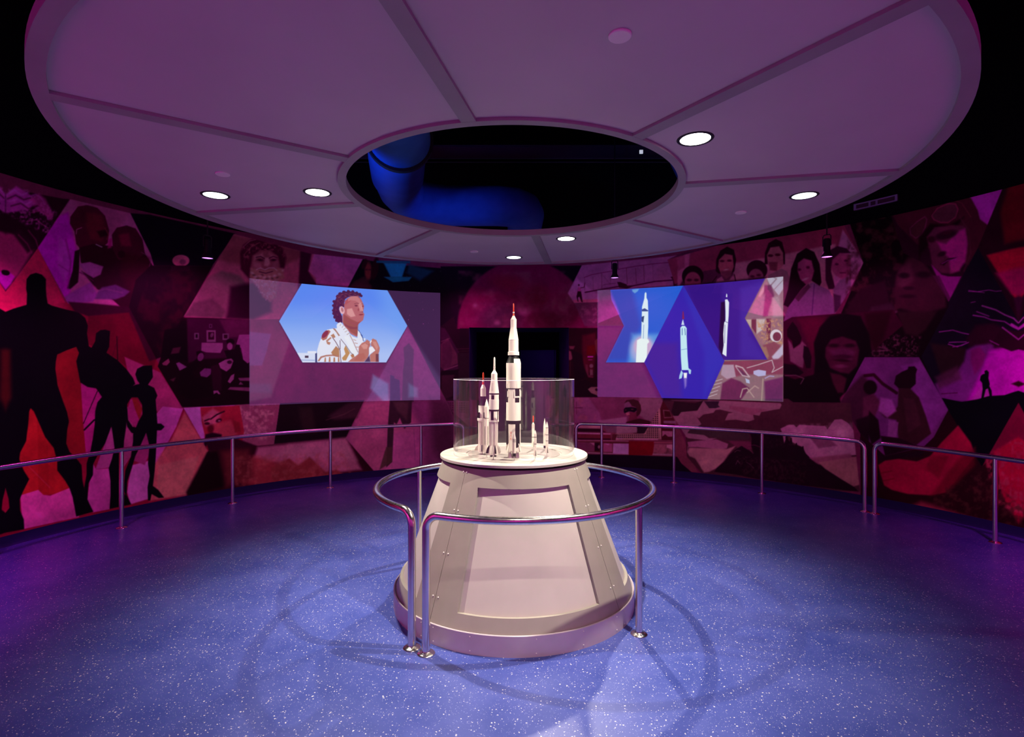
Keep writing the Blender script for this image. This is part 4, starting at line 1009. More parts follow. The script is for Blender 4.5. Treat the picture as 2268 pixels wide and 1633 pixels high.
L 119 62 78 3 3 .8 2125,480 2145,510 2150,560 2135,600
L 237 77 225 2 2 .8 2086,584 2100,576 2118,574
E 93 7 53 3 .8 2098,515 12 3 -15
c
P 210 44 191 2 1 2062,585 2085,608 2100,612 2129,612 2101,668
P 113 42 94 2 .8 2065,610 2080,610 2105,660 2101,668
P 58 7 37 1 1 2231,391 2268,380 2268,760 2166,548
P 131 7 39 8 1 2235,405 2268,400 2268,530 2225,540 2215,470
P 237 7 70 4 1 2185,565 2225,555 2268,545 2268,690 2240,650
P 237 7 124 8 1 2205,605 2268,590 2268,660 2240,650
P 79 7 65 5 1 2245,660 2268,650 2268,760
C 2166,548 2268,735 2268,872 2175,1035 2085,885 2040,790 2100,680 2101,668
P 28 26 41 1 1 2000,540 2268,540 2268,1040 2000,1040
P 70 7 48 8 1 2140,750 2160,720 2200,715 2268,750 2268,780 2230,775 2180,765 2145,768
P 60 41 39 6 1 2060,760 2140,770 2130,840 2090,850
P 163 69 177 6 1 2070,850 2110,835 2135,800 2140,775 2160,765 2200,760 2200,890 2085,890
P 123 69 102 7 .8 2070,835 2120,810 2130,840 2080,860
P 237 7 237 8 1 2190,775 2268,760 2268,880 2140,892 2165,840
P 237 7 237 6 1 2200,775 2268,770 2268,870 2200,880
P 175 26 145 4 .9 2150,775 2170,768 2183,785 2175,810 2158,830 2150,800
P 60 7 42 2 1 2195,762 2215,730 2268,735 2268,770 2240,778 2220,770
P 237 110 228 5 .8 2150,885 2175,850 2195,850 2190,880 2160,888
L 237 123 237 3 1.5 .9 2175,677 2205,686 2225,697 2245,705 2255,715
L 237 93 237 2.5 1.5 .9 2155,698 2180,702 2195,708 2225,712 2240,722 2256,730
L 237 93 237 2 1.5 .9 2163,690 2190,700
L 237 110 237 3 1.5 .9 2220,725 2240,740 2256,752
L 237 86 237 2 1.5 .9 2192,754 2212,764
L 237 83 237 5 2 .9 2240,718 2268,735
L 237 91 237 2 1.2 .9 2080,735 2110,731 2130,737 2145,740
L 237 89 237 2 1.2 .9 2100,762 2120,768 2145,758 2130,765 2110,768
L 237 89 237 2 1.2 .9 2102,758 2140,757
L 237 81 224 1.5 1.2 .8 2150,670 2160,668
L 237 83 235 1.5 1 .9 2145,645 2165,646 2190,642 2205,645 2228,643
L 237 83 229 1.5 1 .8 2145,643 2180,648
P 7 14 19 1.2 1 2075,890 2085,881 2130,890 2165,884 2190,877 2225,875 2245,868 2268,862 2268,872 2175,1036
P 55 7 25 3 1 2240,850 2268,838 2268,862
P 7 14 19 0.8 1 2181,828 2180,822 2185,819 2190,824 2189,838 2192,850 2191,855 2196,865 2197,879 2192,879 2188,860 2183,862 2178,883 2173,883 2176,862 2175,848 2170,842 2172,832 2178,828
L 70 7 28 1.5 1 .8 2085,872 2120,870
c
P 78 7 48 1 1 1754,702 1978,686 2000,720 1915,791 1855,892 1735,892 1735,712
P 102 7 53 8 1 1765,705 1830,700 1800,790 1790,760
P 51 7 23 8 1 1915,695 1975,688 1960,740 1940,780 1920,740
P 15 7 11 4 1 1838,700 1870,694 1905,700 1925,740 1930,780 1915,800 1900,830 1885,860 1845,890 1800,860 1805,800 1802,760 1815,725
P 89 36 59 4 1 1828,770 1840,752 1865,745 1895,755 1903,775 1898,810 1880,828 1860,825 1838,815 1827,790
P 113 62 92 6 .8 1835,775 1870,770 1895,778 1885,800 1850,795
E 32 7 19 3 .9 1846,765 12 4 0
E 34 7 21 3 .9 1882,765 12 4 0
E 54 7 35 3 .7 1866,790 22 5 0
E 42 7 22 2.5 .9 1865,798 18 3 5
E 136 82 109 3 .7 1862,811 14 4 0
P 21 7 15 3 1 1735,830 1760,840 1800,830 1835,815 1850,850 1862,892 1735,892
P 84 38 51 4 1 1838,825 1862,830 1875,838 1868,870 1855,870 1845,850
P 29 7 18 1.5 1 1743,730 1755,712 1765,725 1775,748 1772,760 1757,772 1754,755 1743,745
P 145 126 118 3 1 1745,752 1752,760 1757,772 1772,762 1776,755 1785,765 1778,815 1770,812 1750,800
P 30 7 23 2 1 1780,765 1790,770 1797,790 1795,815 1785,815 1778,790
P 32 7 25 2 1 1735,805 1760,808 1780,825 1770,832 1735,828
L 143 131 116 2 1.2 .9 1738,832 1762,831 1780,838 1773,850
C 1915,791 2035,791 2100,908 2068,968 2040,1000 1960,1010 1905,960 1862,890
P 140 76 147 1 1 1850,780 2110,780 2110,1020 1850,1020
P 178 91 193 6 .9 1995,810 2040,800 2100,905 2060,960 2040,900
P 83 41 64 6 1 1850,890 1910,830 1930,850 1920,960 1890,960
L 60 7 34 7 2 1 1915,832 1935,830 1955,850 1985,870
E 30 7 17 3 1 1927,858 15 16 0
P 117 61 85 4 1 1912,880 1935,872 1950,890 1935,930 1910,940
P 37 7 23 2 1 1980,850 1984,832 1998,823 2010,818 2012,812 2025,811 2031,818 2028,828 2028,850 2015,862 1990,860
P 70 42 41 3 1 1990,860 2015,860 2035,880 2050,920 2062,960 2030,985 1990,975 1985,930 1960,925 1945,910 1975,915 1988,900
P 92 54 60 4 .8 2000,880 2025,885 2040,940 2010,960
P 210 130 215 4 .9 1950,880 1975,885 1985,910 1965,925 1945,910
P 35 7 21 3 1 1925,910 1945,930 1950,970 1930,985 1920,950
P 40 7 30 4 1 1895,930 1925,920 1925,990 1905,990
P 175 111 175 2 .9 1968,930 1990,935 1985,970 1965,968
P 44 7 31 2 1 1950,965 1990,970 2040,990 1960,1010
c
P 154 100 96 1 1 1270,880 1467,880 1480,890 1545,1046 1272,1020
C 1270.9,879.4 1469.4,879.4 1498.1,925.1 1545.5,1046.4 1272.1,1046.4
P 155 97 114 0.8 1 1266.5,878.8 1481.5,878.8 1481.5,947.2 1266.5,947.2
P 175 165 143 3.1 1 1415.4,881 1470.5,881 1465,914.1 1437.4,936.2 1415.4,919.6
P 176 133 148 3.1 .9 1272.1,879.9 1302.9,879.9 1327.2,914.1 1332.7,936.2 1272.1,936.2
N 196 150 138 12 .8 51 1272.1,879.9 1316.2,879.9 1318.4,931.7 1272.1,931.7
L 73 7 40 1.1 0.8 1 1273.2,903.1 1289.7,903.1
L 113 56 70 1.1 0.8 1 1275.9,889.8 1276.5,917.4
P 196 180 166 2.2 1 1321.7,931.7 1387.8,922.9 1387.8,940.6 1338.2,940.6
P 83 49 43 0.8 1 1381.8,893.2 1386.7,886.5 1402.1,883.8 1413.2,887.6 1418.7,897.6 1419.8,908.6 1416.5,917.4 1409.9,922.9 1408.8,927.3 1393.3,929.5 1393.3,918.5 1409.9,911.9 1408.8,902 1398.8,898.7 1393.3,889.8
P 166 133 141 0.8 1 1382.3,893.2 1391.1,888.7 1397.7,896.5 1397.7,902 1382.3,904.2
P 141 73 81 0.8 1 1383.4,913 1408.8,913 1409.9,922.9 1413.2,929.5 1391.1,932.8 1393.3,921.8 1386.7,919.6
P 226 191 157 0.9 .9 1384.5,914.1 1393.3,913 1394.4,918.5 1387.8,920.2
P 20 7 25 0.8 1 1381.2,906.4 1384.5,902.5 1396.6,901.4 1408.8,903.1 1409.9,908.6 1404.4,913 1392.2,910.8 1383.4,915.2 1381.2,913
E 120 84 76 0.8 1 1385.6,908 1.5 1.1 0
E 119 85 76 0.8 1 1399.9,906.4 3.5 1.3 0
P 78 40 36 0.8 1 1387.8,933.9 1404.4,929.5 1415.4,926.8 1437.4,931.7 1444,938.4 1430.8,953.8 1422,963.7 1404.4,960.4 1382.3,940.6
P 202 197 165 1.1 1 1360.3,941.7 1387.8,938.4 1413.2,940.6 1409.9,958.2 1364.7,960.4
P 144 130 120 1.3 .9 1334.9,940.6 1365.8,940.6 1364.7,958.2 1343.7,957.1
P 54 41 42 1.8 1 1409.9,945 1437.4,940.6 1428.6,958.2 1413.2,963.7
P 220 220 157 0.8 1 1459.5,904.2 1462.8,908.6 1464.4,972.5 1362.5,974.7 1362.5,960.4 1426.4,960.4
G 55 40 37 4.6 2.6 1445.1,927.3 1458.4,907.5 1460,971.4 1363.6,970.3 1363.6,962.6 1428.6,962.1
P 97 40 39 0.8 1 1461.7,905.3 1469.4,882.1 1477.1,882.1 1481.5,903.1 1493.7,931.7 1493.7,974.7 1465,974.7
P 50 7 28 0.8 1 1477.1,884.3 1485.9,885.4 1484.8,903.1 1477.1,902
P 158 126 113 0.8 1 1467.8,907.5 1482.6,908.6 1489.3,925.1 1470.5,926.2
P 81 39 30 0.8 1 1470.5,909.7 1482.6,910.8 1487,922.9 1471.1,923.5
P 164 156 140 0.9 1 1469.4,931.7 1495.9,931.7 1497,938.4 1469.4,937.3
P 168 158 143 0.9 1 1469.4,943.9 1493.7,945 1493.7,949.4 1469.4,948.3
P 226 188 171 0.8 1 1466.1,954.3 1494.2,954.9 1493.7,967 1479.3,967 1472.7,961.5 1466.1,967
P 224 199 166 0.8 1 1272.1,940.6 1329.4,941.7 1336,949.4 1272.1,948.3
P 60 7 33 1.8 1 1272.1,948.3 1327.2,949.4 1341.5,957.1 1272.1,956
P 237 220 203 0.9 1 1272.1,957.1 1352.5,959.9 1351.4,962.6 1272.1,961
P 141 64 64 0.9 1 1272.1,961 1351.4,962.6 1353.6,973.6 1272.1,972.5
P 62 7 33 0.9 1 1272.1,969.8 1351.4,971.4 1352.5,974.2 1272.1,973.6
P 111 64 52 0.8 1 1355.8,961.5 1366.9,961.5 1362.5,975.8 1354.7,974.7
P 237 214 196 0.8 1 1363.6,969.8 1380.1,969.8 1376.8,973.1 1363.6,972.5
P 237 211 197 0.8 1 1404.4,970.9 1457.3,972 1457.3,974.7 1404.4,974.2
P 204 166 157 0.8 1 1272.1,973.6 1393.3,975.8 1393.3,977.8 1272.1,975.8
P 114 66 50 0.8 1 1272.1,977.5 1393.3,978.6 1393.3,1006.7 1272.1,1004
P 153 97 111 0.8 1 1274.3,978.6 1316.2,980.3 1316.2,1000.1 1274.3,999
P 212 212 181 0.8 1 1274.3,1000.1 1393.3,1004.5 1393.3,1006.7 1294.1,1004
P 229 197 189 0.8 .9 1305.1,980.3 1316.2,980.3 1316.2,986.9
P 47 7 29 0.8 1 1316.7,980.8 1327.2,980.8 1327.2,998.4 1316.7,998.4
E 199 184 158 0.8 1 1326.1,989.6 2.6 3.7 0
P 201 140 150 0.8 1 1336,981.4 1355.8,982.5 1355.8,1001.2 1336,1000.7
P 237 228 234 0.8 .8 1337.1,981.9 1349.2,982.5 1347,986.3
P 237 237 237 0.8 1 1357.5,981.9 1392.2,982.5 1391.7,1005.6 1356.9,1005.1
P 152 7 29 0.8 1 1392.2,976.4 1448.5,977.5 1447.4,1007.8 1392.2,1008.4
P 208 148 125 0.8 1 1447.4,978.6 1492.6,979.7 1492.6,981.4 1447.4,980.8
P 191 152 127 0.8 1 1448.5,983.6 1493.7,984.1 1492.6,1008.9 1445.1,1007.3
N 119 95 78 9 .9 55 1448.5,984.7 1481.5,984.7 1487,1005.6 1448.5,1005.6
P 237 228 189 0.8 1 1476,984.7 1493.7,984.7 1492.6,1000.1 1483.7,993.5 1476,991.3
P 207 207 172 0.8 .9 1445.1,1004.5 1492.6,1005.6 1492.6,1009.5 1444,1007.8
P 27 7 33 0.8 1 1297.4,1006.2 1392.2,1007.8 1499.2,1011.7 1509.1,1026.6 1532.2,1046.4 1297.4,1046.4
c
C 1467.1,885.6 1745,882.8 1756.3,890.6 1883.3,892 1904.4,1088.8 1826.8,1086 1699.9,1063.4 1553.1,1047.9 1520.7,1011.2 1517.8,964.7 1489.6,920.9
P 92 66 61 0.8 1 1452.9,880 1925.6,880 1925.6,1119.9 1452.9,1119.9
P 181 178 144 0.8 1 1482.6,885.6 1558.8,885.6 1594,887.1 1728.1,892.7 1730.9,896.9 1726.7,905.4 1685.7,912.5 1681.5,920.9 1667.4,918.1 1670.2,929.4 1657.5,933.6 1629.3,929.4 1605.3,930.8 1612.4,915.3 1623.7,913.9 1594,906.8 1584.2,908.2 1579.9,913.9 1557.4,918.1 1547.5,926.6 1543.2,923.7 1553.1,939.3 1495.3,936.4 1488.2,920.9 1502.3,920.9 1508,912.5 1543.2,909.6 1555.9,888.5 1488.2,887.1
P 172 137 124 1.7 .8 1615.2,898.3 1699.9,906.8 1664.6,919.5 1643.4,913.9 1615.2,905.4
P 53 39 37 0.8 1 1486.8,912.5 1492.5,888.5 1539,892.7 1557.4,887.1 1544.7,908.2 1508,912.5 1500.9,920.9 1492.5,920.9
P 67 64 62 0.8 1 1558.8,888.5 1592.6,888.5 1589.8,896.9 1594,901.2 1584.2,904 1570.1,904
P 193 189 158 1.1 1 1468.5,935 1496.7,936.4 1553.1,939.3 1522.1,959 1558.8,963.2 1570.1,970.3 1587,970.3 1570.1,975.9 1523.5,970.3 1508,959 1506.6,953.4 1495.3,944.9
P 83 83 65 1.1 1 1527.7,950.5 1572.9,947.7 1608.1,953.4 1657.5,959 1660.4,973.1 1612.4,975.9 1575.7,967.5 1558.8,963.2 1522.1,959
P 196 164 155 1.4 1 1522.1,978.8 1544.7,975.9 1587,973.1 1612.4,983 1609.6,992.9 1595.4,995.7 1572.9,992.9 1544.7,990.1 1524.9,990.1
P 210 202 155 2.3 1 1526.3,991.5 1609.6,994.3 1629.3,987.2 1612.4,1007 1603.9,1019.7 1587,1036.6 1570.1,1045.1 1558.8,1046.5 1550.3,1032.4 1539,1015.4 1526.3,1009.8 1522.1,999.9
P 225 222 168 2.3 .8 1547.5,1021.1 1587,1015.4 1601.1,1022.5 1579.9,1039.4 1564.4,1045.1 1553.1,1038
L 212 212 175 1.1 0.8 .8 1523.5,988.6 1522.1,1001.3 1529.1,1011.2
P 148 79 99 2.8 .8 1612.4,975.9 1657.5,977.4 1685.7,984.4 1685.7,991.5 1643.4,997.1 1626.5,987.2
P 38 7 30 1.1 1 1660.4,959 1691.4,959 1699.9,964.7 1721,959 1742.2,971.7 1756.3,984.4 1777.5,990.1 1784.5,1004.2 1805.7,1025.3 1826.8,1035.2 1848,1046.5 1862.1,1060.6 1890.3,1077.5 1901.6,1088.8 1699.9,1066.2 1629.3,1050.7 1581.3,1045.1 1587,1036.6 1603.9,1022.5 1615.2,1007 1626.5,997.1 1642,987.2 1657.5,997.1 1668.8,1004.2 1663.2,987.2 1664.6,970.3
N 105 86 64 4 .4 61 1626.5,1007 1699.9,1015.4 1784.5,1021.1 1784.5,1077.5 1643.4,1049.3
L 176 107 125 1 0.8 .9 1657.5,985.8 1671.6,985.8 1687.2,991.5
L 154 108 109 1 0.8 .9 1657.5,991.5 1667.4,1004.2
N 80 66 56 5 .35 62 1671.6,961.8 1756.3,978.8 1770.4,987.2 1699.9,992.9
P 215 190 181 1.1 1 1728.1,949.1 1746.4,940.7 1757.7,940.7 1763.4,946.3 1770.4,940.7 1826.8,943.5 1832.5,950.5 1848,929.4 1863.5,928 1877.6,936.4 1897.4,961.8 1904.4,1007 1833.9,1011.2 1798.6,1018.3 1784.5,1004.2 1777.5,990.1 1761.9,983 1753.5,978.8 1750.7,967.5 1742.2,964.7 1736.5,981.6 1732.3,959
N 237 237 205 16 .7 64 1742.2,942.1 1890.3,933.6 1891.7,1001.3 1798.6,1007
P 126 79 94 2.8 .6 1791.6,967.5 1833.9,970.3 1855.1,987.2 1812.7,992.9
P 184 139 134 2.8 .9 1791.6,1014 1883.3,1004.2 1890.3,1021.1 1812.7,1028.1
P 197 173 138 2 1 1812.7,1023.9 1904.4,1009.8 1911.5,1070.5 1890.3,1077.5 1862.1,1060.6 1826.8,1038
L 30 7 24 2.3 0.8 1 1721,967.5 1721.7,959 1722.7,970.3
L 30 7 24 2.5 0.8 1 1740.1,970.3 1741.9,964.7 1743.6,973.1
L 30 7 24 2.3 0.8 1 1750.7,978.8 1752.1,970.3 1753.5,981.6
L 31 7 24 2 0.8 1 1761.9,990.1 1763.4,981.6 1765.5,990.1
L 29 7 24 2 0.8 1 1699.9,964.7 1701.6,956.2 1703.4,966.1
L 29 7 23 2 0.8 1 1685.7,963.2 1687.4,954.8 1688.9,964.7
L 29 7 23 2 0.8 1 1671.6,964.7 1673.1,959 1674.5,966.1
L 31 7 25 2 0.8 1 1776.8,992.9 1778.2,988.6 1779.2,995.7
L 232 225 185 0.8 0.8 .7 1626.5,1001.3 1632.1,997.1 1639.2,998.5
L 237 229 191 0.8 0.8 .7 1629.3,1028.1 1633.5,1019.7 1637.8,1026.7
L 212 201 174 0.8 0.8 .6 1653.3,1023.9 1660.4,1028.1 1668.8,1036.6
c
P 49 7 23 1 1 1905,960 1960,1010 2045,990 2068,968 2100,908 2175,1035 2268,870 2268,1195 1906,1100
P 136 7 61 1 1 2175,1033 2268,870 2268,1000 2200,1010
P 194 7 62 5 1 2200,1000 2268,960 2268,1180 2220,1100
N 193 89 91 10 .9 71 2180,1010 2268,960 2268,1150 2200,1110
P 198 7 73 3 1 2122,942 2150,980 2160,1010 2120,1060 2095,1090 2060,1097 2010,1094 1975,1085 1958,1075 1950,1050 1945,1030 1960,1020 1990,1016 2030,1022 2060,1010 2085,980
P 153 7 52 5 .8 2060,1010 2100,1010 2080,1060 2050,1040
P 130 7 42 8 .8 2120,1020 2160,990 2160,1030 2100,1090 2060,1098
L 136 7 33 2 2 .8 1950,1048 1975,1043
L 136 7 33 2 2 .8 1955,1065 1980,1060
N 90 66 42 9 .8 72 2060,1098 2180,1040 2268,1130 2268,1190 2050,1110
P 237 117 113 10 .7 2040,1110 2160,1150 2268,1185 2268,1195 2000,1130
P 41 7 32 4 1 1905,970 1960,1010 2050,995 2040,1012 1990,1014 1950,1020 1910,1030
P 44 7 21 0.8 1 1258.4,726.3 1323.3,726.3 1323.3,879.5 1271.9,879.5 1258.4,834.8
P 91 21 35 4.9 1 1289,742.9 1318.4,736.8 1320.9,761.3 1313.5,834.8 1289,810.3
P 108 7 10 2.9 1 1300,766.2 1318.4,763.7 1318.4,785.8 1298.8,785.8
P 137 93 85 2 1 1259.6,766.2 1273.1,766.2 1269.4,773.5 1262.1,773.5
P 157 109 101 2 1 1259,776 1264.5,778.4 1268.2,793.1 1263.3,798 1259,796.8
L 96 65 58 1.2 0.8 .9 1262.7,800.5 1262.7,832.4
P 29 7 21 2.5 .9 1264.5,773.5 1289,785.8 1296.4,834.8 1274.3,847.1
P 237 98 237 0.8 1 1300.7,788.8 1313.3,788.8 1313.3,791.3 1300.7,791.3
P 237 99 221 0.8 1 1302.5,796 1311.7,796 1311.7,797.1 1302.5,797.1
P 116 64 66 1.2 1 1295.8,806.6 1301.3,807.8 1303.7,829.9 1313.5,833.6 1313.5,836.6 1302.5,836 1297,822.5
E 145 145 118 1.5 1 1309.2,810.3 4.2 4.4 0
P 138 123 100 1.2 1 1306.2,817.6 1312.3,818.3 1312.9,831.1 1306.2,831.1
P 144 123 102 1.5 1 1279.8,848.3 1289,842.2 1295.1,842.2 1281.7,850.7
P 35 7 22 1.2 1 1273.1,847.1 1296.4,839.7 1318.4,854.4 1323.3,859.3 1323.3,879.5 1271.9,879.5
P 158 158 113 1.2 1 1301.3,861.8 1308.6,856.9 1323.3,856.9 1323.3,876.5 1318.4,874 1308.6,870.3
E 59 7 37 1.2 1 1320.9,863 3.4 2.9 30
P 109 75 54 1.2 1 1316,755.1 1323.3,749 1323.3,790.7 1318.4,773.5
P 31 23 24 1 1 1018,727 1041,727 1041,765 1018,765
P 10 23 23 5 .8 1352,642 1514,632 1697,613 1650,705 1700,797 1605,798 1566,886 1468,886 1427,803 1342,803 1382,722'''
